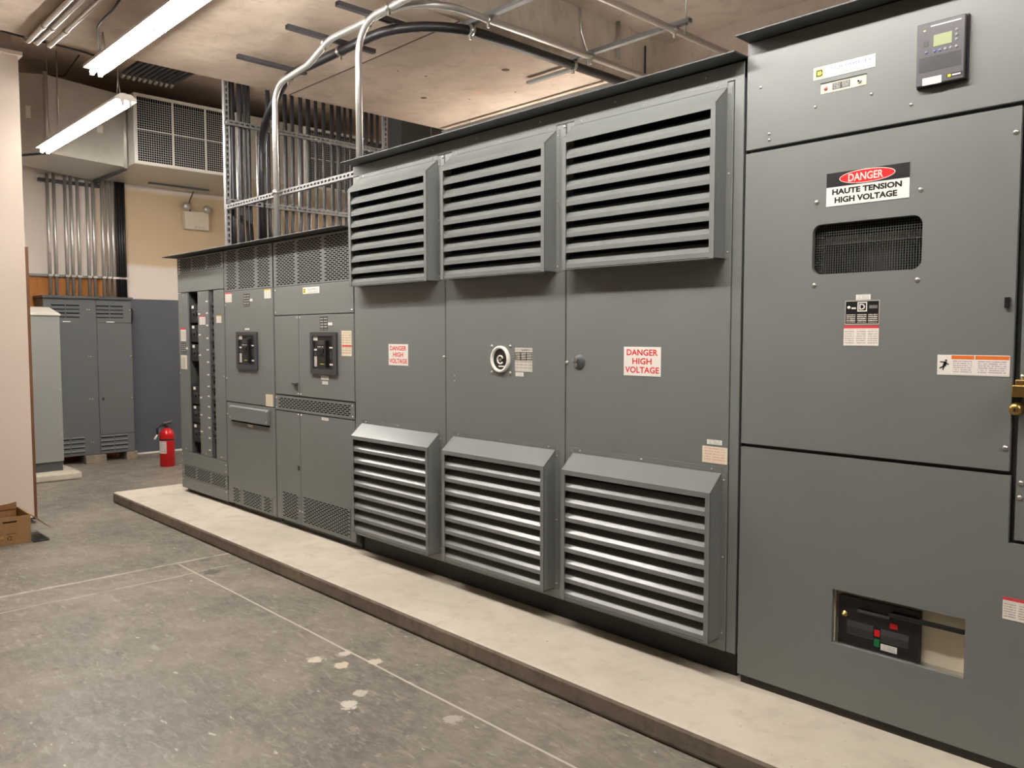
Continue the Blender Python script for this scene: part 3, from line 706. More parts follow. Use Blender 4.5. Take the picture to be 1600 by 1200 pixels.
for x in (-7.70, -7.25, -7.33, -6.93): bolt(x, .52, l1, 0, .8)
for x in (-7.70, -7.25, -7.30, -6.97): bolt(x, 1.975, l1, 0, .8)
# --- breaker section
def main_breaker(x0, x1, z0, z1, parent):
    w = x1 - x0; h = z1 - z0
    plate = plate_holes('breaker_frame', rrect(x0, x1, z0, z1, .012), [list(reversed(rect(x0 + .10 * w, x1 - .12 * w, z0 + .12 * h, z1 - .09 * h)))], -.016, .016, CHAR, parent, .003)
    plate['label'] = 'black framed main circuit breaker with long handle'
    f = bx(x0 + .08 * w, x1 - .10 * w, -.006, -.0005, z0 + .10 * h, z1 - .07 * h).build('breaker_face', BLACKP, plate)
    P = lambda a, b, c, d, y0, y1, n, m: bx(x0 + a * w, x0 + b * w, y0, y1, z0 + c * h, z0 + d * h).build(n, m, plate)
    P(.60, .66, .17, .80, -.026, -.006, 'handle', INK)
    P(.30, .58, .48, .66, -.014, -.006, 'escutcheon', CHAR)
    P(.34, .54, .50, .60, -.022, -.014, 'rocker', INK)
    P(.28, .56, .69, .80, -.010, -.006, 'instruction_plate', METERD)
    P(.11, .26, .80, .90, -.0075, -.006, 'white_tag', LABEL_TXT)
    P(.13, .23, .18, .42, -.0075, -.006, 'setting_strip', LABEL_GREYT)
    P(.13, .23, .45, .52, -.0075, -.006, 'setting_strip', CHAR)
    P(.13, .23, .56, .60, -.0075, -.006, 'print_line', PAPER)
    P(.30, .42, .645, .66, -.0150, -.014, 'print_line', PAPER)
    P(.46, .52, .645, .66, -.0150, -.014, 'print_line', PAPER)
    P(.36, .62, .235, .252, -.0075, -.006, 'yellow_strip', plain('strip_yellow', (206, 200, 60), .5) if 'strip_yellow' not in MATS else MATS['strip_yellow'])
    P(.72, .84, .62, .65, -.0075, -.006, 'print_line', PAPER)
    P(.72, .87, .22, .26, -.0075, -.006, 'print_line', PAPER)
    P(.73, .82, .36, .54, -.0075, -.006, 'print_line', METERD)
l2 = section(-6.804, -5.928, 'breaker_section', 'narrow middle switchboard section with one large framed breaker and storm hood', (-6.37, .7, .1))
vent(-6.80, -5.932, 1.979, 2.328, [(-6.755, -6.56), (-6.53, -6.22), (-6.19, -5.97)], 1.990, 2.318, l2)
panel('upper_door', -6.80, -5.932, 1.030, 1.976, GREY, l2)
main_breaker(-6.565, -6.193, 1.318, 1.630, l2)
sticker('warning_label', -6.784, -6.660, 1.884, 1.964, LABEL_RED, l2, label='white label with red heading strip')
sticker('notice_label', -6.070, -5.961, 1.895, 1.966, LABEL_YEL, l2, label='white label with yellow heading strip')
sticker('schedule_plate', -6.436, -6.331, 1.839, 1.943, LABEL_SCHED, l2, label='black plate with white fields')
sticker('tag_plate', -6.324, -6.277, 1.880, 1.900, PAPER, l2); sticker('tag_plate', -6.420, -6.340, 1.645, 1.659, PAPER, l2)
sticker('table_label', -6.075, -5.957, 1.031, 1.127, LABEL_TAN, l2, label='tan table label')
panel('lower_door', -6.80, -5.932, .146, 1.022, GREY, l2)
hb = MB(); hb.prism([(0, .878), (-.024, .878), (-.024, .990), (-.014, 1.0), (0, 1.0)], -6.708, -6.010); hb.build('handle_hood', GREY, l2, .002)
bx(-6.70, -6.02, -.006, 0, .862, .878).build('hood_shade', BLACK, l2)  # black strip painted in as the shadow under the handle hood
sticker('tag_plate', -6.402, -6.316, .838, .856, LABEL_TXT, l2)
bl = MB()
def field(x0, x1, z0, z1, parent):
    """raised slotted field on a door: a thin slotted sheet over a black backing"""
    o = slotted('slotted_field', x0 - .004, x1 + .004, z0 - .004, z1 + .004, [(x0, x1)], z0, z1, GREY, parent, y=-.0035, th=.0025)
    bx(x0 - .003, x1 + .003, -.0008, -.0003, z0 - .003, z1 + .003).build('vent_backing', BLACK, o)
for a, b in ((-6.70, -6.56), (-6.51, -6.19), (-6.14, -6.00)): field(a, b, .164, .286, l2)
for x in (-6.69, -6.03):
    for z in (.985, .90): bolt(x, z, l2, -.024, .7)
for z in (1.86, 1.23, .92): bolt(-6.785, z, l2, 0, 1.0)
# --- main section
l3 = section(-5.920, -4.776, 'main_section', 'right switchboard section with brand plate, large breaker and split lower doors', (-5.35, .7, .1))
vent(-5.912, -4.780, 1.979, 2.328, [(-5.872, -5.575), (-5.545, -5.185), (-5.155, -4.81)], 1.988, 2.312, l3)
panel('filler_panel', -5.912, -4.780, 1.756, 1.975, GREY, l3)
brand_plate(-5.458, -5.226, 1.908, 1.955, l3)
panel('upper_left_door', -5.912, -5.537, 1.140, 1.750, GREY, l3); panel('upper_right_door', -5.531, -4.780, 1.140, 1.750, GREY, l3)
main_breaker(-5.345, -4.987, 1.318, 1.624, l3)
sticker('schedule_plate', -5.222, -5.118, 1.637, 1.735, LABEL_SCHED, l3, label='black plate with white fields'); sticker('tag_plate', -5.112, -5.055, 1.672, 1.692, PAPER, l3)
s = sticker('table_label', -4.935, -4.808, 1.456, 1.632, LABEL_TAN, l3, label='tan and white label with red stripe'); bx(-4.925, -4.806, -.0021, -.0015, 1.522, 1.531).build('red_stripe', RED, s)
sticker('tag_plate', -5.216, -5.113, 1.279, 1.307, LABEL_TXT, l3); sticker('tag_plate', -5.201, -5.125, 1.245, 1.268, LABEL_TXT, l3)
v3 = vent(-5.908, -4.776, 1.018, 1.132, [(-5.86, -4.825)], 1.034, 1.116, l3, y=-.004)
for x in (-5.89, -4.80):
    for z in (1.035, 1.112): bolt(x, z, l3, -.004, .9)
panel('lower_left_door', -5.912, -5.537, .150, 1.012, GREY, l3); panel('lower_right_door', -5.531, -4.780, .150, 1.012, GREY, l3)
sticker('tag_plate', -5.216, -5.125, .982, 1.002, LABEL_TXT, l3)
field(-5.818, -5.566, .176, .374, l3); field(-5.495, -4.852, .178, .376, l3)
bx(-5.622, -5.552, -.02, 0, 1.228, 1.241).build('latch', GREY_DARK, l3, .003); bx(-5.585, -5.560, -.012, 0, 1.183, 1.228).build('latch_plate', GREY_DARK, l3)
bx(-5.567, -5.550, -.012, 0, .569, .606).build('latch', GREY_DARK, l3, .003)
for z in (1.733, 1.155, .995, .255):
    for x in (-5.555, -5.515): bolt(x, z, l3, 0, 1.0)
for x, z in ((-5.89, 1.95), (-5.89, 1.775), (-4.80, 1.775)): bolt(x, z, l3, 0, 1.0)
# --- roof over the three sections
rf = bx(-7.93, -4.782, -.1, 1.5, 2.338, 2.345).build('drip_roof', GREY_DARK, None, .002)
tag(rf, 'thin dark sheet steel roof overhanging the three low switchboard sections', 'roof sheet')

# ------------------------------------------------------------------ pipe rack behind the switchboard
RX = -6.90
p = strut('strut_post', (RX + .03, .085, 2.347), (RX + .03, .085, 4.70), (1, 0, 0), 'slotted strut post at the left end of the dark pipe rack', 'pipe rack struts')
p = strut('strut_post', (RX + .03, 1.75, 2.347), (RX + .03, 1.75, 4.70), (1, 0, 0), 'slotted strut post at the right end of the dark pipe rack', 'pipe rack struts')
strut('strut_rail', (RX + .072, .06, 3.44), (RX + .072, 1.80, 3.44), (1, 0, 0), 'upper slotted cross rail of the dark pipe rack', 'pipe rack struts')
strut('strut_rail', (RX + .072, .06, 2.765), (RX + .072, 1.80, 2.765), (1, 0, 0), 'lower slotted cross rail of the dark pipe rack', 'pipe rack struts')
strut('strut_brace', (RX + .03, .062, 2.716), (TX0 - .004, .062, 2.716), (0, -1, 0), 'long slotted strut running from the rack to the transformer corner', 'pipe rack struts', d=.03)
ys = (.145, .216, .263, .300, .484, .579, .655, .727, .813, .893, .974, 1.057, 1.148, 1.222, 1.291, 1.356, 1.445, 1.534, 1.602, 1.671)
rr = tuple(1.18 * q for q in (.021, .019, .013, .013, .017, .015, .016, .015, .016, .018, .014, .015, .016, .020, .012, .013, .013, .017, .014, .014))
LB = ('first', 'second', 'third', 'fourth', 'fifth', 'sixth', 'seventh', 'eighth', 'ninth', 'tenth', 'eleventh', 'twelfth', 'thirteenth', 'fourteenth', 'fifteenth', 'sixteenth', 'seventeenth', 'eighteenth', 'nineteenth', 'twentieth')
for i, (y, r) in enumerate(zip(ys, rr)):
    j = .02 * math.sin(i * .55)
    t = thing('rack_pipe', 'dark vertical pipe, %s from the left post of the rack' % LB[i], 'pipe', (RX, y, 2.35), 'dark pipes on the rack')
    MB().tube([(RX, y + j, 2.346), (RX, y + j * .5, 2.6), (RX, y, 2.9), (RX, y, 3.4), (RX, y, 4.69)], r, 12).build('pipe_run', PIPED if i % 3 else PIPEB, t)
    for z in (3.44,):
        MB().box(RX - .005, RX + .031, y - r - .004, y + r + .004, z - .012, z + .012).build('pipe_clamp', STEEL, t)
for i, y in enumerate((.18, .24, .35, .43, .53, .62, .85)):
    t = tag(MB().tube([(RX - .10, y, 2.346), (RX - .10, y, 3.5 if i > 2 else 3.3)], .013, 10).build('rack_conduit', EMT), 'silver conduit behind the dark rack pipes, number %s from the left' % LB[i], 'conduit', 'silver conduits behind the rack')

# ------------------------------------------------------------------ ceiling conduits
def conduit_thing(name, label, cat, path, r, mat, clamps, group=None):
    t = thing(name, label, cat, path[0], group)
    MB().tube(path, r, 14).build('conduit_run', mat, t)
    for c, d in clamps:
        c = Vector(c); d = Vector(d)
        q = d.cross(Vector((0, 0, 1))).normalized() if abs(d.z) < .9 else Vector((1, 0, 0))
        m = MB(); m.cyl(tuple(c - d * .014), tuple(c + d * .014), r + .006, 14)
        a = c + Vector((0, 0, 1)) * (r + .004); e = c + q * 0
        m.box(c.x - .008, c.x + .008, c.y - .008, c.y + .008, c.z - r - .03, c.z - r)
        m.build('pipe_clamp', STEEL, t)
    return t
def bend(a, b, c, r, n=8):
    """rounded corner at b between a->b->c"""
    a, b, c = Vector(a), Vector(b), Vector(c); u = (a - b).normalized(); v = (c - b).normalized()
    ang = u.angle(v); d = r / math.tan(ang / 2); p0 = b + u * d; p1 = b + v * d; ctr = b + (u + v).normalized() * (r / math.sin(ang / 2))
    e0 = p0 - ctr; e1 = p1 - ctr; th = e0.angle(e1); out = []
    for k in range(n + 1):
        s_ = k / n; out.append(tuple(ctr + (e0 * math.sin((1 - s_) * th) + e1 * math.sin(s_ * th)) / math.sin(th)))
    return out
def route(pts, radii, n=8):
    out = [pts[0]]
    for i in range(1, len(pts) - 1): out += bend(pts[i - 1], pts[i], pts[i + 1], radii[i - 1], n)
    return out + [pts[-1]]
cz = 3.69
c1 = route([(-5.90, .03, 2.347), (-5.90, .03, 3.53), (-5.42, .05, 3.585), (-5.12, .05, cz), (-4.08, .05, cz), (-4.08, 3.05, cz)], [.17, .3, .3, .34])
conduit_thing('ceiling_conduit', 'silver conduit rising from the switchboard roof and bending along the soffit', 'conduit', c1, .023, EMT,
              [((-5.19, .05, cz - .005), (1, 0, 0)), ((-4.62, .05, cz), (1, 0, 0)), ((-4.08, .62, cz), (0, 1, 0)), ((-4.08, 1.66, cz), (0, 1, 0)), ((-5.90, .03, 2.716), (0, 0, 1))], 'soffit conduits')
c2 = route([(-4.73, .03, 2.76), (-4.73, .03, cz), (-3.33, .02, cz), (-3.33, 3.05, cz)], [.22, .34])
conduit_thing('ceiling_conduit', 'silver conduit rising from the transformer roof corner', 'conduit', c2, .023, EMT,
              [((-3.33, 1.66, cz), (0, 1, 0)), ((-4.36, .02, cz), (1, 0, 0)), ((-3.33, .62, cz), (0, 1, 0))], 'soffit conduits')
c3 = route([(-6.86, .40, 2.347), (-6.86, .40, 3.45), (-6.0, .20, 3.67), (-4.26, .20, 3.67), (-4.26, 3.05, 3.67)], [.36, .8, .55], 10)
conduit_thing('black_ceiling_pipe', 'thick black pipe sweeping from the rack along the soffit and round a bend', 'pipe', c3, .034, PIPEB,
              [((-5.22, .2, 3.67), (1, 0, 0)), ((-5.99, .2, 3.655), (1, 0, 0)), ((-4.26, .62, 3.67), (0, 1, 0)), ((-4.26, 1.66, 3.67), (0, 1, 0))], 'soffit conduits')
strut('soffit_strut', (-6.0, -.22, 3.74), (-6.0, .36, 3.74), (0, 0, 1), 'short strut on the soffit nearest the pipe rack', 'soffit struts', d=.03, mat=STRUT_SHADED)
strut('soffit_strut', (-5.2, -.24, 3.74), (-5.2, .48, 3.74), (0, 0, 1), 'short strut on the soffit behind the tall bent conduit', 'soffit struts', d=.03, mat=STRUT_SHADED)
strut('soffit_strut', (-4.62, -.2, 3.74), (-4.62, .45, 3.74), (0, 0, 1), 'short strut on the soffit at the top edge of the picture', 'soffit struts', d=.03, mat=STRUT_SHADED)
for y, lab in ((.62, 'hanging strut carrying the conduits nearest the top edge'), (1.66, 'hanging strut with threaded rod carrying the conduits above the transformer')):
    t = thing('trapeze_hanger', lab, 'hanger', (-3.7, y, 3.72), 'trapeze hangers')
    strut('trapeze_rail', (-4.38, y, 3.735), (-3.20, y, 3.735), (0, 0, 1), '', parent=t, d=.03)
    MB().cyl((-3.24, y, 3.64), (-3.24, y, 4.20), .006, 8).build('threaded_rod', STEEL, t)
    MB().cyl((-3.24, y, 3.69), (-3.24, y, 3.70), .014, 6).build('nut', STEEL, t)
tag(strut('soffit_strut', (-4.95, 1.86, 3.745), (-4.40, 1.86, 3.745), (0, 0, 1), '', d=.025), 'short strut on the soffit near the beam corner', 'strut', 'soffit struts')
for i, (y, lab) in enumerate(((-1.445, 'first of three brown-lit conduits under the soffit, beside the left wall'), (-1.390, 'middle of three conduits under the soffit, beside the left wall'), (-1.305, 'lone conduit of three under the soffit, nearest the strip light'))):
    t = thing('soffit_conduit', lab, 'conduit', (-6.6, y, 3.72), 'three conduits at upper left')
    MB().tube(route([(-6.83, y, 4.3), (-6.83, y, 3.735), (-3.7, y, 3.735)], [.06], 6), .017, 12).build('conduit_run', EMT, t)
    MB().cyl((-6.42, y, 3.735), (-6.36, y, 3.735), .021, 12).build('coupling', STEEL, t)
for i in range(10):
    y = -.03 + i * .056
    t = thing('overhead_conduit', 'grey overhead conduit, %s from the left in the bundle above the grille' % LB[i], 'conduit', (-8.0, y, 4.35), 'overhead conduit bundle')
    MB().tube([(-7.06, y, 4.33), (-9.0, y, 4.33)], .024, 12).build('conduit_run', PIPED, t)
    MB().cyl((-7.4, y, 4.33), (-7.4, y, 4.70), .005, 6).build('hanger_rod', STEEL, t)
    MB().cyl((-9.0, y, 4.33), (-9.07, y, 4.30), .018, 10).build('connector', STEEL, t)
tag(MB().tube([(-4.36, 2.33, 3.9), (-4.36, 2.33, 4.2)], .02, 8).build('beam_sleeve', STEEL), 'small metal sleeve on the beam face above the conduits', 'sleeve')
tag(MB().tube([(-4.375, 1.86, 4.19), (-4.37, 1.88, 4.0), (-4.37, 1.96, 3.86), (-4.37, 1.98, 3.72)], .010, 8).build('flexible_cable', EMT), 'thin cable running down the beam face to the hanging strut', 'cable')
tag(MB().tube([(-4.375, 2.72, 4.1), (-4.375, 2.72, 3.45)], .008, 8).build('wall_cable', PIPED), 'thin dark cable running straight down the beam face', 'cable')
tag(MB().tube([(-6.86, -1.60, 3.79), (-6.84, -1.45, 3.775), (-6.81, -1.24, 3.762), (-6.80, -1.05, 3.75), (-6.79, -.98, 3.735), (-6.70, -.985, 3.735), (-6.46, -1.07, 3.755), (-6.2, -1.15, 3.758), (-6.05, -1.165, 3.758), (-5.83, -1.17, 3.758), (-5.4, -1.22, 3.758)], .008, 8).build('ceiling_cable', PIPED), 'thin cable looping from the soffit edge to above the bright strip light', 'cable')
tag(MB().tube([(-10.46, -.65, 4.45), (-10.40, -.45, 4.52), (-10.42, -.21, 4.58), (-9.9, -.2, 4.685)], .009, 8).build('ceiling_cable', PIPED), 'thin cable above the left end of the galvanised duct', 'cable')

# ------------------------------------------------------------------ air duct with grilles
dt = thing('air_plenum', 'galvanised air plenum with white framed wire grilles above the far wall', 'duct', (-10.6, 2.0, 3.59))
bx(-11.33, -9.91, .36, 3.9, 3.592, 4.40).build('plenum_box', GALV, dt)
def grille(y0, y1, z0, z1, divs):
    f = MB(); b = .034; x0, x1 = -9.912, -9.885
    f.box(x0, x1, y0, y1, z1 - b, z1); f.box(x0, x1, y0, y1, z0, z0 + b); f.box(x0, x1, y0, y0 + b, z0 + b, z1 - b); f.box(x0, x1, y1 - b, y1, z0 + b, z1 - b)
    o = f.build('grille_frame', WHITEP, dt)
    bx(-9.913, -9.909, y0 + .01, y1 - .01, z0 + .01, z1 - .01).build('grille_backing', BLACK, o)
    for y in divs: bx(-9.90, -9.887, y - .009, y + .009, z0 + b, z1 - b).build('mullion', WHITEP, o)
    bx(-9.90, -9.889, y0 + b, y1 - b, (z0 + z1) / 2 - .008, (z0 + z1) / 2 + .004).build('transom', WHITEP, o)
    g = MB(); n = int((z1 - z0 - 2 * b) / .0265)
    for i in range(1, n): g.box(-9.902, -9.897, y0 + b, y1 - b, z0 + b + i * .0265 - .0026, z0 + b + i * .0265 + .0026)
    n = int((y1 - y0 - 2 * b) / .0265)
    for i in range(1, n): g.box(-9.897, -9.892, y0 + b + i * .0265 - .0018, y0 + b + i * .0265 + .0018, z0 + b, z1 - b)
    g.build('wire_grid', paint('grid_paint_%d' % int(y0 * 10), (176, 172, 168), .5), o, kind='stuff')
grille(.362, 1.62, 3.595, 4.40, (.807, 1.203)); grille(2.557, 3.86, 3.595, 4.40, (3.0, 3.43))
bx(-11.0, -10.96, .9, 1.7, 3.572, 3.592).build('support_bar', GREY_DARK, dt)
du = thing('air_duct', 'angled galvanised sheet metal duct joining the grille plenum behind the left strip light', 'duct', (-10.4, -.2, 3.57))
MB().prism([(-9.90, -.54), (-10.12, .34), (-11.32, .35), (-10.62, -.95), (-10.08, -.86)], 3.575, 4.405, 'z').build('duct_body', GALV, du)
for (xa, ya), h in (((-9.893, -.545), 0), ((-10.112, .335), 0)):
    MB().cyl((xa, ya, 3.56), (xa, ya, 4.43), .022, 8).build('corner_flange', GALV, du)
MB().tube([(-9.925, -.42, 3.9), (-9.925, -.42, 4.69)], .008, 8).build('hanger_rod', STEEL, du)
MB().prism([(-9.89, -.56), (-9.86, -.52), (-10.58, -.92), (-10.6, -.96)], 3.555, 3.575, 'z').build('support_bar', GREY_DARK, du)
MB().prism([(-10.10, .33), (-10.14, .36), (-11.3, .36), (-11.3, .30)], 3.548, 3.575, 'z').build('support_bar', GREY_DARK, du)
for (x, y, z0, z1) in ((-9.94, -.70 + .38, 3.95, 4.06), (-10.08, .18, 3.78, 3.87)):
    pass
MB().add([(-9.972, -.675, 3.93), (-9.996, -.718, 3.93), (-9.996, -.718, 4.06), (-9.972, -.675, 4.06)], [(0, 1, 2, 3)]).build('paper_tag', PAPER, du)
MB().add([(-10.028, .0, 3.91), (-10.045, .07, 3.91), (-10.045, .07, 4.0), (-10.028, .0, 4.0)], [(0, 1, 2, 3)]).build('paper_tag', PAPER, du)
tag(bx(-9.3, -9.0, 3.5, 4.5, 3.5, 4.70).build('pull_box', GREY_CAB, None, .004), 'grey steel pull box high behind the right post of the rack', 'box')

# ------------------------------------------------------------------ far wall: plywood, conduits, cabinets
tag(bx(-11.3485, -11.335, -.75, .69, 0.0, 2.33).build('plywood_board', PLY), 'orange-brown plywood backing board behind the far double cabinet', 'board')
gy = ((-.210, 'E'), (-.139, 'E'), (-.015, 'E'), (.051, 'E'), (.126, 'E'), (.239, 'E'), (.307, 'E'), (.415, 'E'), (.478, 'E'), (.540, 'E'), (.588, 'B'), (.620, 'B'), (.650, 'B'), (.682, 'B'))
for i, (y, k) in enumerate(gy):
    lab = ('silver conduit on the far wall, %s from the left' % LB[i]) if k == 'E' else ('black pipe on the far wall, %s of four beside the silver conduits' % LB[i - 10])
    t = thing('wall_conduit', lab, 'conduit', (-11.27, y, 2.1), 'conduits down the far wall')
    top = 3.60 if -.45 < y < .7 else 3.6
    MB().tube([(-11.27, y, 2.05), (-11.27, y, top)], .020 if k == 'E' else .0165, 12).build('conduit_run', EMT if k == 'E' else PIPEB, t)
    bx(-11.30, -11.245, y - .024, y + .024, 2.335, 2.36).build('pipe_clamp', STEEL, t)
tag(bx(-11.348, -11.30, -.55, .70, 2.332, 2.362).build('clamp_rail', STRUT), 'horizontal strut rail at the top of the plywood board', 'strut', 'far wall rails')
tag(bx(-11.35, -11.30, -.30, .45, 3.50, 3.54).build('clamp_rail', GREY_DARK), 'dark strut rail holding the conduits just below the duct', 'strut', 'far wall rails')
tag(bx(-11.35, -11.31, .70, 2.6, 0.02, 2.085).build('wall_panel', GREY_BLUE, None, .003), 'dark blue-grey panel on the far wall behind the fire extinguisher', 'panel')
struct('baseboard_back', bx(-11.35, -11.295, .70, 2.6, 0.0, 0.02), WHITEP)
# double cabinet
CX = -10.93
dc = thing('double_cabinet', 'tall grey double cabinet with slotted vents against the far wall', 'cabinet', (-11.1, .1, .1))
bx(-11.30, CX - .012, -.385, .625, .10, 2.05).build('body', GREY_CAB, dc, .004)
bx(-11.32, CX + .03, -.40, .64, 2.05, 2.085).build('top_cap', GREY_DARK, dc, .004)
bx(CX - .012, CX, -.383, .203, .105, 2.048).build('left_door', GREY_CAB, dc, .003)
bx(CX - .012, CX, .209, .623, .345, 1.755).build('right_door', GREY_CAB, dc, .003)
bx(CX - .012, CX - .002, .207, .623, 1.761, 2.048).build('vent_cover', GREY_CAB, dc, .003); bx(CX - .012, CX - .002, .207, .623, .105, .339).build('vent_cover', GREY_CAB, dc, .003)
def louv(y0, y1, z0, z1, n=4):
    for a, b in ((y0, (y0 + y1) / 2 - .008), ((y0 + y1) / 2 + .008, y1)):
        for k in range(n):
            z = z0 + (k + .5) * (z1 - z0) / n
            bx(CX, CX + .0012, a, b, z - .014, z + .014).build('louver_slot', BLACK if k % 2 else BLACKP, dc)
            MB().prism([(CX, z + .018), (CX + .010, z + .002), (CX + .010, z - .001), (CX, z + .013)], a, b, 'y').build('louver_lip', GREY_CAB, dc)
louv(-.298, .012, 1.808, 1.998); louv(.205, .524, 1.808, 1.998); louv(-.29, .026, .125, .350); louv(.219, .537, .125, .345)
bx(CX, CX + .002, -.178, -.090, 1.764, 1.774).build('name_tag', PAPER, dc); bx(CX, CX + .002, .321, .415, 1.764, 1.774).build('name_tag', PAPER, dc)
for y, z in ((.100, 1.92), (.125, 1.92), (.101, 1.339), (.128, 1.339), (.102, .806), (.13, .806), (.102, .26), (.13, .26), (.605, 1.923), (.604, 1.337), (.604, .80), (-.36, 1.93)): boltx(y, z, dc, CX, .9)
bx(CX, CX + .012, .245, .265, .78, .82).build('latch', BLACKP, dc)
MB().tube([(CX - .1, .66, 1.95), (CX - .08, .668, 1.90), (CX - .1, .665, 1.80), (CX - .1, .65, 1.74)], .012, 8).build('side_cable', BLACKP, dc)
for i, (ya, yb, lab) in enumerate(((.02, .26, 'concrete block under the middle of the double cabinet'), (.52, .66, 'small concrete block under the right end of the double cabinet'), (-.38, -.22, 'concrete block under the left end of the double cabinet'))):
    tag(bx(-11.2, CX + (.06 if i == 0 else .0), ya, yb, 0, .0995).build('support_block', PADSIDE, None, .004), lab, 'block', 'blocks under the double cabinet')
# small cabinet on its own base
sb = struct('concrete_base', bx(-10.75, -9.80, -1.10, -.33, 0.0, .085), PADC, .02)
sc = thing('single_cabinet', 'slim light grey cabinet with sloped top beside the left wall', 'cabinet', (-10.3, -.75, .085))
bx(-10.60, -10.02, -1.05, -.465, .0855, .19).build('plinth', GREY_DARK, sc)
bx(-10.62, -10.0, -1.07, -.455, .19, 1.82).build('body', paint('light_cabinet_grey', (138, 139, 134), .45, .04), sc, .005)
MB().prism([(-10.0 + .012, 1.82), (-10.0 + .012, 1.835), (-10.45, 1.925), (-10.62, 1.925), (-10.62, 1.82)], -1.08, -.445, 'y').build('sloped_top', paint('cabinet_top_lit', (200, 196, 186), .5), sc)  # grey top coloured pale, as lit by the strip light above
for z in (1.0, 1.45, .5): boltx(-.475, z, sc, -10.0, .8)
# fire extinguisher
fe = thing('fire_extinguisher', 'red fire extinguisher standing on the floor by the blue-grey panel', 'extinguisher', (-10.04, .70, 0))
ex, ey = -10.04, .70
MB().lathe((ex, ey, 0), [(0.0001, .0), (.080, 0.0), (.086, .008), (.086, .375), (.082, .410), (.062, .445), (.034, .462), (.028, .472), (0.0001, .473)], 28).build('cylinder', EXTRED, fe)
MB().lathe((ex, ey, 0), [(.0885, .325), (.0885, .340), (.0875, .341), (.0875, .324), (.0885, .325)], 28).build('strap', BLACKP, fe)
m = MB()
for k in range(6):
    a0 = R(-104 + k * 13); a1 = R(-104 + (k + 1) * 13); r = .0872
    m.add([(ex + r * math.cos(a0), ey + r * math.sin(a0), .165), (ex + r * math.cos(a1), ey + r * math.sin(a1), .165), (ex + r * math.cos(a1), ey + r * math.sin(a1), .315), (ex + r * math.cos(a0), ey + r * math.sin(a0), .315)], [(0, 1, 2, 3)], True)
m.build('paper_label', printed('extinguisher_label', (226, 220, 210), (120, 100, 96), 7, 1, 'YZ'), fe)
MB().lathe((ex, ey, .472), [(.02, 0), (.022, .03), (.014, .045), (0.0001, .046)], 14).build('valve', BLACKP, fe)
bx(ex - .012, ex + .012, ey - .06, ey + .055, .515, .527).build('handle', BLACKP, fe, .003)
MB().prism([(ey - .03, .528), (ey + .06, .548), (ey + .062, .556), (ey - .03, .540)], ex - .010, ex + .010).build('lever', STEEL, fe)
MB().tube([(ex + .005, ey - .02, .50), (ex + .01, ey - .08, .505), (ex + .02, ey - .125, .47), (ex + .02, ey - .12, .40)], .011, 10).build('hose', BLACKP, fe)
MB().tube([(ex + .02, ey - .12, .40), (ex + .02, ey - .155, .345)], .010, 10, radii=[.008, .014]).build('nozzle', WHITE, fe)
# emergency light
el = thing('emergency_light', 'white emergency light box with two lamp heads high on the far wall', 'light', (-11.3, 1.64, 3.2))
bx(-11.35, -11.25, 1.475, 1.815, 3.07, 3.315).build('battery_box', CREAM, el, .008)
bx(-11.2505, -11.248, 1.60, 1.76, 3.085, 3.125).build('print_strip', printed('light_print', (214, 206, 190), (140, 134, 128), 2, 3, 'YZ'), el)
for yy, zz in ((1.50, 3.372), (1.785, 3.360)):
    MB().lathe((-11.27, yy, zz), [(0.0001, .075), (.03, .07), (.052, .05), (.058, .03), (.045, -.01), (.02, -.03), (0.0001, -.032)], 18, 'x').build('lamp_head', EMT, el)
    MB().cyl((-11.28, yy, 3.31), (-11.28, yy, zz - .03), .012, 8).build('swivel', STEEL, el)
MB().tube([(-11.30, 1.57, 3.31), (-11.30, 1.56, 3.45), (-11.2, 1.58, 3.575)], .010, 8).build('feed_cable', GREY_DARK, el)

# ------------------------------------------------------------------ cardboard box by the left wall
cb = thing('cardboard_box', 'open cardboard box with torn flaps on the floor against the left wall', 'box', (-7.25, -1.75, 0))
bx0, bx1, by0, by1, bh = -7.46, -7.055, -1.98, -1.478, .215
t_ = .005
plate = None
m = MB(); m.box(bx1 - t_, bx1, by0, by1, 0.001, bh - .045); m.box(bx1 - t_, bx1, by0, by1, bh - .032, bh); m.box(bx1 - t_, bx1, by0, -1.665, bh - .045, bh - .032); m.box(bx1 - t_, bx1, -1.57, by1, bh - .045, bh - .032)
m.build('front_panel', CARD, cb)
bx(bx0, bx0 + t_, by0, by1, .001, bh).build('back_panel', CARDIN, cb)
bx(bx0 + t_, bx1 - t_, by1 - t_, by1, .001, bh).build('side_panel', CARD, cb); bx(bx0 + t_, bx1 - t_, by0, by0 + t_, .001, bh).build('side_panel', CARD, cb)
bx(bx0 + t_, bx1 - t_, by0 + t_, by1 - t_, .001, .006).build('bottom_panel', CARDIN, cb)
MB().prism([(by1, bh), (by1 + .004, bh), (by1 + .06, bh - .045), (by1 + .145, bh - .13), (by1 + .142, bh - .133), (by1 + .056, bh - .05), (by1, bh - .006)], bx0 + .03, bx1 - .02).build('side_flap', CARD, cb)
fl = MB(); pts = []
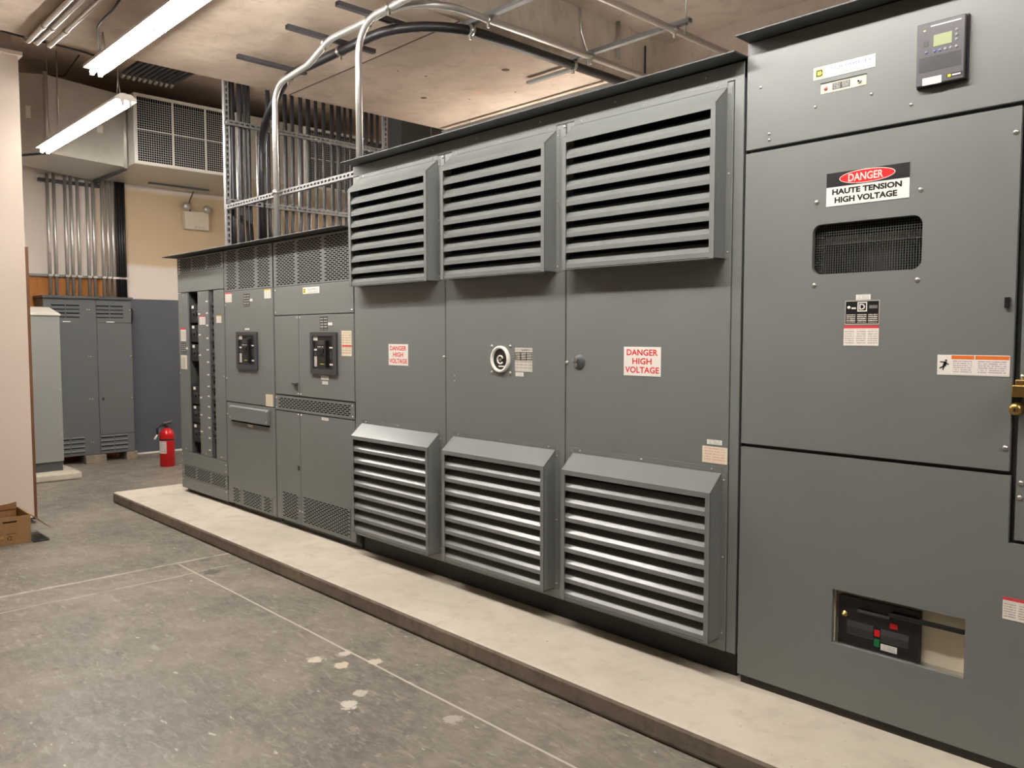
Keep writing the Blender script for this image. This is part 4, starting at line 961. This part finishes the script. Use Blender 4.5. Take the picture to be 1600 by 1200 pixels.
for k in range(13):
    s_ = k / 12; pts.append((by0 + .24 + s_ * .255, bh + .028 * math.sin(s_ * math.pi * 0.9) + .040 * s_ ** 4 - .004))
MB().prism(pts + [(pts[-1][0], bh - .012), (pts[0][0], bh - .012)], bx0 + .006, bx0 + .012).build('back_flap', CARDIN, cb)
bx(bx0 + .05, bx0 + .055, by0 + .09, by1 - .06, .02, bh - .02).build('divider', CARD, cb)
MB().prism([(bx1, bh - .002), (bx1 + .05, bh + .004), (bx1 + .05, bh), (bx1, bh - .006)], by0, by1 - .32, 'y').build('front_flap', CARD, cb)
BPR = plain('box_print', (74, 40, 26), .7)
def rec_arrow(a0):
    c = (-1.622, .052); r0, r1 = .011, .017; P = []
    for k in range(5): P.append((c[0] + r1 * math.cos(R(a0 + k * 20)), c[1] + r1 * math.sin(R(a0 + k * 20))))
    P.append((c[0] + .014 * math.cos(R(a0 + 105)), c[1] + .014 * math.sin(R(a0 + 105))))
    for k in range(4, -1, -1): P.append((c[0] + r0 * math.cos(R(a0 + k * 20)), c[1] + r0 * math.sin(R(a0 + k * 20))))
    MB().prism(P, bx1, bx1 + .0006).build('recycling_arrow', BPR, cb)
for a0 in (20, 140, 260): rec_arrow(a0)
bx(bx1, bx1 + .0005, -1.645, -1.575, .084, .088).build('print_line', BPR, cb)
bx(bx1, bx1 + .0005, -1.74, -1.66, .030, .075).build('bar_code', printed('box_bars', (176, 130, 76), (90, 52, 32), 1, 10, 'YZ'), cb)
bx(bx1, bx1 + .0005, -1.76, -1.665, .135, .150).build('print_block', printed('box_type', (176, 130, 76), (120, 76, 46), 2, 2, 'YZ'), cb)
bx(bx1, bx1 + .0005, -1.62, -1.52, .018, .026).build('print_block', MATS['box_type'], cb)
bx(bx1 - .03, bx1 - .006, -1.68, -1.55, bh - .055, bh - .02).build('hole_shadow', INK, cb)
mat_ = tag(bx(-7.25, -7.02, -1.47, -1.36, 0.0, .012).build('rubber_mat', BLACKP, None, .003), 'small black mat lying on the floor behind the cardboard box', 'mat')
